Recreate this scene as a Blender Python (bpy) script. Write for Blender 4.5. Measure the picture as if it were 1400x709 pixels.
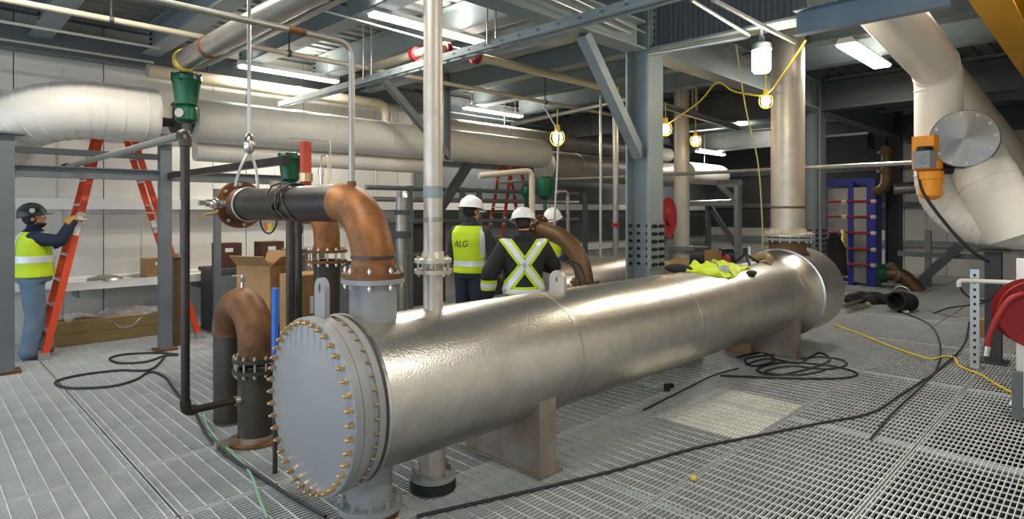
import bpy, bmesh, math, random
from mathutils import Vector, Matrix, Euler
from mathutils.bvhtree import BVHTree
random.seed(7)
for o in list(bpy.data.objects):
    bpy.data.objects.remove(o)
scene = bpy.context.scene
COL = scene.collection
PI = math.pi
S2 = math.sqrt(2)

# ------------------------------------------------------------------ camera, world, exposure
F, HZ, EYE = 829.0, 288.0, 1.75
cd = bpy.data.cameras.new('camera'); cam = bpy.data.objects.new('camera', cd); COL.objects.link(cam)
cam.location = (0, 0, EYE); cam.rotation_euler = (PI / 2, 0, -PI / 4)
cd.sensor_width = 36.0; cd.lens = F / 1400 * 36; cd.shift_y = -(354.5 - HZ) / 1400
cd.clip_start = 0.05; cd.clip_end = 200
scene.camera = cam
scene.view_settings.view_transform = 'Standard'
scene.view_settings.look = 'None'
scene.view_settings.gamma = 1
scene.view_settings.use_curve_mapping = False
scene.view_settings.exposure = 0.12
wd = bpy.data.worlds.new('daylight'); scene.world = wd; wd.use_nodes = True
bgn = wd.node_tree.nodes['Background']
bgn.inputs[0].default_value = (0.72, 0.86, 1.0, 1); bgn.inputs[1].default_value = 2.3
LAMP_W = 92.0      # watts of one ceiling tube fixture

# ------------------------------------------------------------------ helpers
def V(*a): return Vector(a if len(a) > 1 else a[0])
def ray(px):
    return (px - 700.0) / F
def at(px, py, d):
    r = ray(px)
    return Vector((d * (1 + r) / S2, d * (1 - r) / S2, EYE + (HZ - py) * d / F))
def onZ(px, py, z=0.0):
    return at(px, py, F * (EYE - z) / (py - HZ))
def onY(px, py, Y):
    return at(px, py, Y * S2 / (1 - ray(px)))
def onX(px, py, X):
    return at(px, py, X * S2 / (1 + ray(px)))

def lin(h):
    h = h.lstrip('#'); out = []
    for i in (0, 2, 4):
        c = int(h[i:i + 2], 16) / 255
        out.append(c / 12.92 if c <= .04045 else ((c + .055) / 1.055) ** 2.4)
    return (out[0], out[1], out[2], 1)

MATS = {}
def mat(name, c, rough=.5, metal=0.0, c2=None, scale=6.0, amt=.5, bump=0.0, bscale=None, stretch=None, emit=None, estr=0, detail=5, alpha=None, trans=None, rvar=0.0):
    m = bpy.data.materials.new(name); m.use_nodes = True
    nt = m.node_tree; b = nt.nodes['Principled BSDF']
    b.inputs['Roughness'].default_value = rough; b.inputs['Metallic'].default_value = metal
    b.inputs['Base Color'].default_value = lin(c)
    tc = nt.nodes.new('ShaderNodeTexCoord'); mp = nt.nodes.new('ShaderNodeMapping')
    geo = nt.nodes.new('ShaderNodeNewGeometry')
    nt.links.new(geo.outputs['Position'], mp.inputs['Vector'])
    if stretch: mp.inputs['Scale'].default_value = stretch
    if c2:
        n = nt.nodes.new('ShaderNodeTexNoise'); n.inputs['Scale'].default_value = scale; n.inputs['Detail'].default_value = detail
        n.inputs['Roughness'].default_value = .62
        nt.links.new(mp.outputs[0], n.inputs['Vector'])
        rp = nt.nodes.new('ShaderNodeValToRGB')
        rp.color_ramp.elements[0].position = .5 - .3 * amt - .05; rp.color_ramp.elements[1].position = .5 + .3 * amt + .05
        rp.color_ramp.elements[0].color = lin(c); rp.color_ramp.elements[1].color = lin(c2)
        nt.links.new(n.outputs['Fac'], rp.inputs[0]); nt.links.new(rp.outputs[0], b.inputs['Base Color'])
        if rvar:
            mr = nt.nodes.new('ShaderNodeMapRange'); mr.inputs[3].default_value = rough - rvar; mr.inputs[4].default_value = rough + rvar
            nt.links.new(n.outputs['Fac'], mr.inputs[0]); nt.links.new(mr.outputs[0], b.inputs['Roughness'])
    if bump:
        n2 = nt.nodes.new('ShaderNodeTexNoise'); n2.inputs['Scale'].default_value = bscale or scale * 3; n2.inputs['Detail'].default_value = 4
        nt.links.new(mp.outputs[0], n2.inputs['Vector'])
        bp = nt.nodes.new('ShaderNodeBump'); bp.inputs['Strength'].default_value = bump; bp.inputs['Distance'].default_value = .01
        nt.links.new(n2.outputs['Fac'], bp.inputs['Height']); nt.links.new(bp.outputs[0], b.inputs['Normal'])
    if emit:
        b.inputs['Emission Color'].default_value = lin(emit); b.inputs['Emission Strength'].default_value = estr
    if trans:
        b.inputs['Transmission Weight'].default_value = trans
    if alpha is not None:
        b.inputs['Alpha'].default_value = alpha
    MATS[name] = m
    return m

mat('galv_grate', '#dcdfe0', .42, .25, '#babebf', 3, .9)
mat('tank_steel', '#e2dfd8', .31, .96, '#b5b1a8', 4.0, 1, .22, 80, rvar=.08)
mat('tank_band', '#dcdad4', .22, .96)
mat('stainless', '#d3ccc0', .46, .7, '#b3aa9c', 6, 1, .06, 40, rvar=.08)
mat('stainless_bright', '#d9d7d2', .2, .97)
mat('disc_steel', '#8f8d89', .34, .97)
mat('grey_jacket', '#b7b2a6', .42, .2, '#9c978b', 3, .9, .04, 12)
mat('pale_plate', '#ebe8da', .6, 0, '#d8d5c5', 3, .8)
mat('grey_paint', '#929393', .42, 0, '#868787', 3, .8, .03, 30)
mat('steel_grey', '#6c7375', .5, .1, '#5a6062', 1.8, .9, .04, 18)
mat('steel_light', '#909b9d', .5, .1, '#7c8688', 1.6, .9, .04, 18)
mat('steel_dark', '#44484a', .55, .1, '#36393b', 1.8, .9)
mat('roof_deck', '#8b9090', .5, .2, '#767a7b', 1.0, .9)
mat('blue_channel', '#70808f', .42, .25, '#8494a2', 3, .9)
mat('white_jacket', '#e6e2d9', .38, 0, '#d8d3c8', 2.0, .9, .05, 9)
mat('white_wall', '#d6d5cf', .5, 0, '#c7c6c0', .9, .9)
mat('white_paint', '#e9e9e6', .45)
mat('cream_pipe', '#c3b9a2', .5, .05, '#a89d86', 4, .9)
mat('conduit', '#c2c4c2', .36, .75)
mat('galv_pipe', '#b3b1aa', .36, .8, '#97948c', 5, .9)
mat('black_pipe', '#2c2a29', .34, .55, '#453f3b', 6, .9, .05, 40)
mat('mill_pipe', '#36332f', .42, .45, '#50473e', 5, .9, .05, 30)
mat('rust', '#8a5a30', .55, .3, '#402c1f', 5, .6, .2, 40)
mat('rust_orange', '#a56a32', .5, .3, '#54371f', 5, .55, .2, 45)
mat('brown_pipe', '#5f4a35', .48, .35, '#7a5d3e', 6, .9, .1, 40)
mat('saddle', '#aaa59b', .46, .5, '#8d7560', 3.2, .7, .05, 40)
mat('brass', '#d2b488', .28, .9)
mat('zinc', '#cfc7b4', .3, .9)
mat('bolt_dark', '#2e3031', .5, .6)
mat('green_paint', '#0e5a39', .3, 0, '#0a482d', 6, .8)
mat('red_paint', '#830a10', .6)
mat('rope', '#b5a76a', .8)
mat('red_tag', '#b5442f', .55)
mat('orange_ladder', '#e3512b', .42, 0, '#d1461f', 3, .8)
mat('alum', '#c9cbcb', .35, .85)
mat('yellow_crane', '#dca514', .42, 0, '#c8930c', 3, .8)
mat('orange_act', '#f09a16', .38)
mat('grey_box', '#8f959c', .5)
mat('blue_frame', '#2d34a5', .4)
mat('blue_lever', '#1f66c4', .45)
mat('plate_grey', '#b5b2a8', .4, .5, '#a19d92', 3, .8)
mat('red_rod', '#b03a34', .45)
mat('cable_black', '#24262a', .6)
mat('cable_green', '#7aa389', .6)
mat('cord_yellow', '#d4bd45', .55)
mat('cardboard', '#a98458', .8, 0, '#8f6e46', 4, .8)
mat('dark_board', '#5d3b2a', .7, 0, '#45291c', 4, .8)
mat('timber', '#8d7a4e', .8, 0, '#76653e', 3, .8, .1, 20, stretch=(1, 8, 8))
mat('pale_wood', '#b99a6d', .75, 0, '#a08257', 6, .8)
mat('plastic_film', '#d8d4d2', .15, 0, '#a99a9c', 6, .8, .4, 12, alpha=.42)
mat('hivis', '#cbe61c', .6, 0, '#b9d512', 5, .8)
mat('hivis_fade', '#dff03a', .6)
mat('reflect', '#e2e6e6', .35, .2)
mat('navy', '#17293f', .8, 0, '#101f33', 9, .8)
mat('black_cloth', '#242428', .82, 0, '#18181b', 9, .8)
mat('charcoal', '#3a3b44', .8, 0, '#2e2f37', 9, .8)
mat('denim', '#6f8396', .85, 0, '#566a7e', 7, .9, .1, 60)
mat('denim_dark', '#2b3342', .85, 0, '#212735', 7, .9)
mat('skin', '#c48f73', .5)
mat('hair', '#2a211c', .7)
mat('hat_white', '#edeeee', .3)
mat('hat_black', '#34343a', .38)
mat('sticker_red', '#b3302b', .5)
mat('glove_tan', '#b98d3c', .75)
mat('glove_pale', '#c9c2b2', .75)
mat('boot', '#6f4d39', .7)
mat('ink', '#20302a', .7)
mat('eye_white', '#e8e6e2', .3)
mat('rubber', '#1d1d1f', .7)
mat('burlap', '#a8906b', .85, 0, '#8f7752', 12, .8, .2, 60)
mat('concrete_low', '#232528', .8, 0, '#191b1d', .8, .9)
mat('tube_light', '#ffffff', .4, emit='#f4f8ff', estr=9)
mat('bulb_glow', '#fff2d8', .4, emit='#ffe3b0', estr=38)
mat('yellow_cage', '#d9b52e', .45)
mat('sign_orange', '#d9622b', .5)
mat('sign_yellow', '#e6b73a', .5)
mat('warm_light_face', '#ffffff', .4, emit='#fff3e0', estr=14)

class MB:
    def __init__(s): s.v = []; s.f = []
    def add(s, vs, fs):
        o = len(s.v); s.v += [tuple(p) for p in vs]; s.f += [tuple(i + o for i in f) for f in fs]; return s
    def box(s, c, size, R=None):
        hx, hy, hz = size[0] / 2, size[1] / 2, size[2] / 2
        ps = [Vector((x, y, z)) for x in (-hx, hx) for y in (-hy, hy) for z in (-hz, hz)]
        if R: ps = [R @ p for p in ps]
        c = Vector(c)
        return s.add([p + c for p in ps], [(0, 1, 3, 2), (4, 6, 7, 5), (0, 4, 5, 1), (2, 3, 7, 6), (0, 2, 6, 4), (1, 5, 7, 3)])
    def bx(s, a, b):
        return s.box([(a[i] + b[i]) / 2 for i in range(3)], [abs(a[i] - b[i]) for i in range(3)])
    def cyl(s, p0, p1, r0, r1=None, n=16):
        r1 = r0 if r1 is None else r1
        p0, p1 = Vector(p0), Vector(p1); u, w = frame((p1 - p0).normalized())
        vs = []; fs = []
        for k in range(n):
            a = 2 * PI * k / n; d = u * math.cos(a) + w * math.sin(a)
            vs += [p0 + d * r0, p1 + d * r1]
        for k in range(n):
            j = (k + 1) % n; fs.append((2 * k, 2 * j, 2 * j + 1, 2 * k + 1))
        fs.append(tuple(2 * k for k in reversed(range(n)))); fs.append(tuple(2 * k + 1 for k in range(n)))
        return s.add(vs, fs)
    def tube(s, pts, r, n=10, closed=False):
        pts = [Vector(p) for p in pts]; N = len(pts)
        rr = r if isinstance(r, (list, tuple)) else [r] * N
        t0 = (pts[1] - pts[0]).normalized(); u, w = frame(t0); vs = []; fs = []
        for i in range(N):
            if closed: t = (pts[(i + 1) % N] - pts[i - 1]).normalized()
            elif i == 0: t = t0
            elif i == N - 1: t = (pts[i] - pts[i - 1]).normalized()
            else: t = ((pts[i + 1] - pts[i]).normalized() + (pts[i] - pts[i - 1]).normalized()).normalized()
            u = (u - t * u.dot(t)); u = u.normalized() if u.length > 1e-6 else frame(t)[0]; w = t.cross(u)
            for k in range(n):
                a = 2 * PI * k / n; vs.append(pts[i] + (u * math.cos(a) + w * math.sin(a)) * rr[i])
        for i in range(N if closed else N - 1):
            for k in range(n):
                a, b = i * n + k, i * n + (k + 1) % n; i2 = (i + 1) % N
                fs.append((a, b, i2 * n + (k + 1) % n, i2 * n + k))
        if not closed:
            fs.append(tuple(reversed(range(n)))); fs.append(tuple((N - 1) * n + k for k in range(n)))
        return s.add(vs, fs)
    def lathe(s, o, axis, prof, n=32):
        o = Vector(o); ax = Vector(axis).normalized(); u, w = frame(ax); vs = []; fs = []
        for (r, h) in prof:
            for k in range(n):
                a = 2 * PI * k / n; vs.append(o + ax * h + (u * math.cos(a) + w * math.sin(a)) * max(r, 1e-5))
        for i in range(len(prof) - 1):
            for k in range(n):
                j = (k + 1) % n; fs.append((i * n + k, i * n + j, (i + 1) * n + j, (i + 1) * n + k))
        if prof[0][0] > 1e-4: fs.append(tuple(reversed(range(n))))
        if prof[-1][0] > 1e-4: fs.append(tuple((len(prof) - 1) * n + k for k in range(n)))
        return s.add(vs, fs)
    def ring(s, o, axis, ri, ro, h, n=32):      # flat washer of thickness h along the axis
        return s.lathe_closed(o, axis, [(ri, 0), (ro, 0), (ro, h), (ri, h)], n)
    def lathe_closed(s, o, axis, prof, n=32):
        o = Vector(o); ax = Vector(axis).normalized(); u, w = frame(ax); vs = []; fs = []; m = len(prof)
        for (r, h) in prof:
            for k in range(n):
                a = 2 * PI * k / n; vs.append(o + ax * h + (u * math.cos(a) + w * math.sin(a)) * r)
        for i in range(m):
            i2 = (i + 1) % m
            for k in range(n):
                j = (k + 1) % n; fs.append((i * n + k, i * n + j, i2 * n + j, i2 * n + k))
        return s.add(vs, fs)
    def prism(s, poly, o, u, v, w, depth):
        o, u, v, w = Vector(o), Vector(u), Vector(v), Vector(w).normalized(); n = len(poly)
        a = [o + u * p[0] + v * p[1] - w * depth / 2 for p in poly]; b = [p + w * depth for p in a]
        fs = [tuple(reversed(range(n))), tuple(range(n, 2 * n))]
        for k in range(n):
            j = (k + 1) % n; fs.append((k, j, n + j, n + k))
        return s.add(a + b, fs)
    def extr(s, poly, p0, p1, up=(0, 0, 1)):     # profile (side, up) swept p0 to p1
        p0, p1 = Vector(p0), Vector(p1); t = (p1 - p0).normalized(); up = Vector(up)
        side = t.cross(up).normalized(); up = side.cross(t)
        n = len(poly)
        a = [p0 + side * p[0] + up * p[1] for p in poly]; b = [p1 + side * p[0] + up * p[1] for p in poly]
        fs = [tuple(range(n)), tuple(reversed(range(n, 2 * n)))]
        for k in range(n):
            j = (k + 1) % n; fs.append((k, n + k, n + j, j))
        return s.add(a + b, fs)
    def ibeam(s, p0, p1, h, b, tw=.012, tf=.018, up=(0, 0, 1)):
        H, B, w = h / 2, b / 2, tw / 2
        return s.extr([(-B, -H), (B, -H), (B, -H + tf), (w, -H + tf), (w, H - tf), (B, H - tf), (B, H), (-B, H), (-B, H - tf), (-w, H - tf), (-w, -H + tf), (-B, -H + tf)], p0, p1, up)
    def chan(s, p0, p1, h, b, t=.008, up=(0, 0, 1)):
        H = h / 2
        return s.extr([(0, -H), (b, -H), (b, -H + t), (t, -H + t), (t, H - t), (b, H - t), (b, H), (0, H)], p0, p1, up)
    def angle(s, p0, p1, a, t=.008, up=(0, 0, 1)):
        return s.extr([(0, 0), (a, 0), (a, t), (t, t), (t, a), (0, a)], p0, p1, up)
    def sph(s, c, r, nu=16, nv=10, R=None):
        rr = r if isinstance(r, (list, tuple)) else (r, r, r); c = Vector(c); vs = []; fs = []
        for i in range(nv + 1):
            th = PI * i / nv
            for k in range(nu):
                a = 2 * PI * k / nu
                p = Vector((rr[0] * math.sin(th) * math.cos(a), rr[1] * math.sin(th) * math.sin(a), rr[2] * math.cos(th)))
                vs.append(c + (R @ p if R else p))
        for i in range(nv):
            for k in range(nu):
                j = (k + 1) % nu; fs.append((i * nu + k, (i + 1) * nu + k, (i + 1) * nu + j, i * nu + j))
        return s.add(vs, fs)
    def caps(s, p0, p1, r0, r1=None, n=14):
        r1 = r0 if r1 is None else r1
        s.cyl(p0, p1, r0, r1, n); s.sph(p0, r0, n, 8); s.sph(p1, r1, n, 8); return s
    def loft(s, rings, n=24):      # rings: (center, rx, ry) horizontal ellipses
        vs = []; fs = []
        for (c, rx, ry) in rings:
            for k in range(n):
                a = 2 * PI * k / n; vs.append((c[0] + rx * math.cos(a), c[1] + ry * math.sin(a), c[2]))
        for i in range(len(rings) - 1):
            for k in range(n):
                j = (k + 1) % n; fs.append((i * n + k, i * n + j, (i + 1) * n + j, (i + 1) * n + k))
        fs.append(tuple(reversed(range(n)))); fs.append(tuple((len(rings) - 1) * n + k for k in range(n)))
        return s.add(vs, fs)
    def mesh(s, name, off=None, smooth=35):
        me = bpy.data.meshes.new(name)
        vs = s.v if off is None else [(p[0] - off[0], p[1] - off[1], p[2] - off[2]) for p in s.v]
        me.from_pydata(vs, [], s.f); me.validate(); me.update()
        bm = bmesh.new(); bm.from_mesh(me); bmesh.ops.recalc_face_normals(bm, faces=bm.faces); bm.to_mesh(me); bm.free()
        if smooth:
            me.polygons.foreach_set('use_smooth', [True] * len(me.polygons))
            me.set_sharp_from_angle(angle=math.radians(smooth))
        return me

def frame(t):
    a = Vector((0, 0, 1)) if abs(t.z) < .9 else Vector((1, 0, 0))
    u = t.cross(a).normalized(); return u, t.cross(u).normalized()

def fillet(pts, R, n=8):
    pts = [Vector(p) for p in pts]; out = [pts[0]]
    for i in range(1, len(pts) - 1):
        a, b, c = pts[i - 1], pts[i], pts[i + 1]
        d1 = (a - b).normalized(); d2 = (c - b).normalized(); ang = d1.angle(d2)
        if ang > PI - .02: out.append(b); continue
        t = min(R / math.tan(ang / 2), (a - b).length * .49 if i > 1 else (a - b).length * .98, (c - b).length * .49 if i < len(pts) - 2 else (c - b).length * .98)
        Re = t * math.tan(ang / 2)
        bis = (d1 + d2).normalized(); ctr = b + bis * (Re / math.sin(ang / 2))
        s0 = (b + d1 * t) - ctr; s1 = (b + d2 * t) - ctr; tot = s0.angle(s1); ax = s0.cross(s1).normalized()
        for k in range(n + 1):
            out.append(ctr + Matrix.Rotation(tot * k / n, 3, ax) @ s0)
    out.append(pts[-1]); return out

def spline(pts, m=8, closed=False):
    pts = [Vector(p) for p in pts]; out = []; N = len(pts)
    for i in range(N - 1):
        p0 = pts[max(i - 1, 0)]; p1 = pts[i]; p2 = pts[i + 1]; p3 = pts[min(i + 2, N - 1)]
        for k in range(m):
            t = k / m
            out.append(.5 * ((2 * p1) + (p2 - p0) * t + (2 * p0 - 5 * p1 + 4 * p2 - p3) * t * t + (3 * p1 - p0 - 3 * p2 + p3) * t ** 3))
    out.append(pts[-1]); return out

def wpos(o):
    p = Vector((0, 0, 0))
    while o: p = p + o.location; o = o.parent
    return p
def thing(name, label, cat, loc, rz=0.0, group=None):
    o = bpy.data.objects.new(name, None); COL.objects.link(o); o.location = loc; o.rotation_euler = (0, 0, rz)
    o.empty_display_size = .1
    o['label'] = label; o['category'] = cat
    if group: o['group'] = group
    return o
def link(name, me, m, parent=None, loc=(0, 0, 0)):
    o = bpy.data.objects.new(name, me); COL.objects.link(o); o.location = loc
    if m and not me.materials: me.materials.append(MATS[m])
    if parent: o.parent = parent
    return o
def part(parent, name, mb, m, label=None, local=False, smooth=35, stuff=False):
    me = mb.mesh(name, None if local else wpos(parent), smooth)
    o = link(name, me, m, parent)
    if label: o['label'] = label
    if stuff: o['kind'] = 'stuff'
    return o
def solo(name, mb, m, label, cat, group=None, kind=None, smooth=35, origin=None):
    v = mb.v
    c = Vector(origin) if origin is not None else Vector(((min(p[0] for p in v) + max(p[0] for p in v)) / 2, (min(p[1] for p in v) + max(p[1] for p in v)) / 2, min(p[2] for p in v)))
    o = link(name, mb.mesh(name, c, smooth), m, None, c)
    o['label'] = label; o['category'] = cat
    if group: o['group'] = group
    if kind: o['kind'] = kind
    return o
def struct(name, mb, m, smooth=35):
    o = link(name, mb.mesh(name, None, smooth), m); o['kind'] = 'structure'; return o
def inst(parent, name, me, M):            # shared mesh placed by a world matrix (parents are unrotated)
    o = bpy.data.objects.new(name, me); COL.objects.link(o); o.parent = parent
    M = M.copy(); M.translation = M.translation - wpos(parent); o.matrix_basis = M
    return o
def axis_mat(p, z):
    z = Vector(z).normalized(); u, w = frame(z)
    M = Matrix((u, z.cross(u), z)).transposed().to_4x4(); M.translation = Vector(p); return M

BOLT = {}
def bolt_mesh(kind, r, L, m):
    key = (kind, r, L, m)
    if key not in BOLT:
        b = MB()
        if kind == 'stud':      # hex nut with a rounded stud end
            b.cyl((0, 0, 0), (0, 0, L), r, r, 6); b.lathe((0, 0, L), (0, 0, 1), [(r * .62, 0), (r * .62, L * .6), (r * .35, L * .9), (0, L)], 8)
        else:                   # through bolt with two nuts
            b.cyl((0, 0, -L / 2 - r * 1.1), (0, 0, -L / 2), r, r, 6); b.cyl((0, 0, L / 2), (0, 0, L / 2 + r * 1.1), r, r, 6)
            b.cyl((0, 0, -L / 2 - r * 1.9), (0, 0, L / 2 + r * 1.9), r * .55, r * .55, 8)
        me = b.mesh('bolt', None, 30); me.materials.append(MATS[m]); BOLT[key] = me
    return BOLT[key]
def bolts(parent, c, axis, R, n, kind='thru', r=.014, L=.05, m='zinc', ph=.13):
    ax = Vector(axis).normalized(); u, w = frame(ax); me = bolt_mesh(kind, r, L, m)
    for k in range(n):
        a = 2 * PI * (k + ph) / n
        inst(parent, 'bolt', me, axis_mat(Vector(c) + (u * math.cos(a) + w * math.sin(a)) * R, ax))
# turned steel face: anisotropic sheen around the disc centre
_m = MATS['disc_steel']; _b = _m.node_tree.nodes['Principled BSDF']; _b.inputs['Anisotropic'].default_value = .8
_t = _m.node_tree.nodes.new('ShaderNodeTangent'); _t.direction_type = 'RADIAL'; _t.axis = 'X'; _m.node_tree.links.new(_t.outputs[0], _b.inputs['Tangent'])

# ------------------------------------------------------------------ the setting
X0, X1, Y0_, Y1 = -3.09, 20.0, -1.68, 10.22
WALL = 10.25
# floor: bar grating panels over a dark lower level
PX, PY = 2.099, .916
fl = MB()
for x in [X0 + PX * k for k in range(12)]:
    fl.ibeam((x, Y0_, -.2), (x, Y1, -.2), .3, .14)
floor = struct('floor', fl, 'steel_dark')
fr = MB(); g = .008
fr.bx((g, g, -.034), (PX - g, g + .005, 0)).bx((g, PY - g - .005, -.034), (PX - g, PY - g, 0))
fr.bx((g, g, -.034), (g + .005, PY - g, 0)).bx((PX - g - .005, g, -.034), (PX - g, PY - g, 0))
frame_me = fr.mesh('grating_panel', None, 0); frame_me.materials.append(MATS['galv_grate'])
gb = MB(); nb = 30
for k in range(1, nb):
    y = PY * k / nb; gb.bx((g, y - .0024, -.023), (PX - g, y + .0024, -.001))
for k in range(20):
    x = PX * (k + .5) / 20; gb.bx((x - .0032, g, -.009), (x + .0032, PY - g, .0))
bars_me = gb.mesh('grating_bars', None, 0); bars_me.materials.append(MATS['galv_grate'])
for i in range(11):
    for j in range(13):
        o = link('grating_panel', frame_me, None, floor, (X0 + i * PX, Y0_ + j * PY, 0))
        b = link('grating_bars', bars_me, None, o); b['kind'] = 'stuff'
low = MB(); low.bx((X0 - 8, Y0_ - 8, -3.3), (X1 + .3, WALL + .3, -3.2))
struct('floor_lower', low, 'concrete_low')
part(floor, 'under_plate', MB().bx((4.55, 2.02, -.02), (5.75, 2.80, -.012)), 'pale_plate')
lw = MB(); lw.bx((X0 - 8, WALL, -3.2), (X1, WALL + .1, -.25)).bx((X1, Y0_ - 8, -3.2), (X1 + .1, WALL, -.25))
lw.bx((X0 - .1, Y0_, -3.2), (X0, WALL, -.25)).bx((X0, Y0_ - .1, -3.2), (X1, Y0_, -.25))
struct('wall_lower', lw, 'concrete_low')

# long wall with the pipes, far wall
HR = 4.36
def paneled(name, pos, axis, a0, a1, w):
    core = MB()
    if axis == 'x': core.bx((a0, pos + .06, -.3), (a1, pos + .14, HR))
    else: core.bx((pos + .06, a0, -.3), (pos + .14, a1, HR))
    s = struct(name, core, 'steel_dark')
    pm = MB(); gq = .006
    if axis == 'x': pm.bx((gq, 0, -.05), (w - gq, .06, HR)); pm.bx((w * .48, -.012, -.05), (w * .52, 0.0, HR))
    else: pm.bx((0, gq, -.05), (.06, w - gq, HR)); pm.bx((-.012, w * .48, -.05), (0, w * .52, HR))
    me = pm.mesh('wall_panel', None, 0); me.materials.append(MATS['white_wall'])
    k = 0
    while a0 + k * w < a1 - .01:
        link('wall_panel', me, None, s, (a0 + k * w, pos, 0) if axis == 'x' else (pos, a0 + k * w, 0)); k += 1
    return s
wall_left = paneled('wall_left', WALL, 'x', -3.0, X1, 1.0)
wall_back = paneled('wall_back', X1, 'y', Y0_, WALL, (WALL - Y0_) / 12)
wr = MB(); wr.bx((X0, Y0_ - .1, 0), (X1, Y0_, HR)); wall_right = struct('wall_right', wr, 'white_wall')
wn = MB(); wn.bx((X0 - .1, Y0_, 3.4), (X0, WALL, HR)); struct('wall_front', wn, 'white_wall')
def girt(parent, name, a, b, m='white_paint'):
    part(parent, name, MB().bx(a, b), m)
girt(wall_left, 'girt', (X0, WALL - .14, 1.77), (X1, WALL - .012, 1.92))
girt(wall_left, 'girt', (X0, WALL - .16, .70), (X1, WALL - .012, .84))
girt(wall_left, 'girt', (X0, WALL - .14, 2.9), (X1, WALL - .012, 3.02), 'steel_grey')
girt(wall_back, 'girt', (X1 - .14, Y0_, .75), (X1 - .012, WALL, .92), 'steel_light')
girt(wall_back, 'girt', (X1 - .14, Y0_, 1.85), (X1 - .012, WALL, 2.0), 'steel_grey')
girt(wall_back, 'girt', (X1 - .14, Y0_, 2.9), (X1 - .012, WALL, 3.05), 'steel_grey')
part(wall_back, 'dark_panel', MB().bx((X1 - .03, 4.6, 1.2), (X1 - .014, WALL - .02, HR - .1)), 'steel_dark')
part(wall_left, 'dark_panel', MB().bx((7.4, WALL - .03, .9), (X1 - .05, WALL - .014, HR - .1)), 'steel_grey')  # darker grey sheet added over the wall, its colour carries the shade there

# roof deck with ribs, purlins
dk = MB(); prof = []
y = Y0_
while y < WALL:
    prof += [(y, 0), (y + .11, 0), (y + .135, .05), (y + .215, .05), (y + .24, 0)]; y += .24
poly = [(-p[0], p[1]) for p in prof] + [(-prof[-1][0], .12), (-prof[0][0], .12)]
n = len(poly); dk.extr([(-p[0] * -1, p[1]) for p in poly], (X0, 0, HR), (X1, 0, HR))
ceiling = struct('ceiling', dk, 'roof_deck', 0)
pu = MB(); pu.ibeam((0, Y0_, 0), (0, 9.88, 0), .36, .24, .01, .018)
pume = pu.mesh('purlin', None, 0); pume.materials.append(MATS['steel_light'])
PURL = [-1.4, -.1, 1.23, 2.5, 3.75, 5.0, 7.35, 8.7, 10.1, 12.9, 14.3, 15.7, 18.4]
for x in PURL:
    link('purlin', pume, None, ceiling, (x, 0, 4.17))
# bolted clip angles where the purlins meet the eave
cl = MB(); cl.bx((-.004, -.09, -.16), (.006, 0, .16)); clme = cl.mesh('clip_angle', None, 0); clme.materials.append(MATS['steel_light'])
bme = MB().cyl((-.03, 0, 0), (.03, 0, 0), .017, .017, 6).mesh('clip_bolt', None, 0); bme.materials.append(MATS['bolt_dark'])
for x in PURL[2:6]:
    for k in range(4): link('clip_bolt', bme, None, ceiling, (x, 9.8, 4.06 + .075 * k))

def beam(name, p0, p1, h, b, m, label, tw=.014, tf=.022):
    mb = MB().ibeam(p0, p1, h, b, tw, tf); return solo(name, mb, m, label, 'beam')
beam('eave_girder', (X0, 10.0, 3.98), (X1, 10.0, 3.98), .34, .2, 'steel_grey', 'long grey steel eave girder at top of the white panel wall')
CX, CY = 6.03, 3.87
beam('steel_beam', (X0, CY, 3.72), (CX - .16, CY, 3.72), .32, .24, 'steel_light', 'pale grey steel beam running left from the central column with knee brace below')
beam('steel_beam', (CX + .16, CY, 3.8), (11.4, CY, 3.8), .5, .26, 'steel_light', 'grey steel beam behind the glaring work light, from central to far column')
beam('steel_beam', (11.7, CY, 3.8), (X1 - .1, CY, 3.8), .5, .26, 'steel_grey', 'far grey steel beam beyond the second column line')
gt = thing('plate_girder', 'deep plate girder with ribbed web above the work light, at central column', 'beam', (CX, 3, 3.55))
part(gt, 'bottom_flange', MB().bx((CX - .14, 2.08, 3.55), (CX + .14, CY - .16, 3.575)), 'steel_light')
part(gt, 'top_flange', MB().bx((CX - .14, 2.08, 4.31), (CX + .14, CY - .16, 4.335)), 'steel_light')
wb = MB()
k = 0; yy = 2.08
while yy < CY - .2:
    wb.bx((CX - .012 - (.012 if k % 2 else 0), yy, 3.575), (CX + .012, yy + .03, 4.31)); yy += .03; k += 1
part(gt, 'ribbed_web', wb, 'steel_grey', stuff=True)
part(gt, 'end_plate', MB().bx((CX - .13, CY - .18, 3.6), (CX + .13, CY - .16, 4.31)), 'steel_light')
beam('steel_beam', (CX, CY + .16, 4.14), (CX, 9.88, 4.14), .4, .24, 'steel_light', 'grey cross beam from central column back to the pipe wall')
for (xx, s) in ((11.55, 'second'), (17.05, 'last')):
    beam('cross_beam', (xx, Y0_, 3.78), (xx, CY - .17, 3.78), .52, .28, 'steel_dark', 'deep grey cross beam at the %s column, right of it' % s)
    beam('cross_beam', (xx, CY + .17, 3.78), (xx, 10.0, 3.78), .52, .28, 'steel_dark', 'deep grey cross beam at the %s column, left of it' % s)

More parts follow.
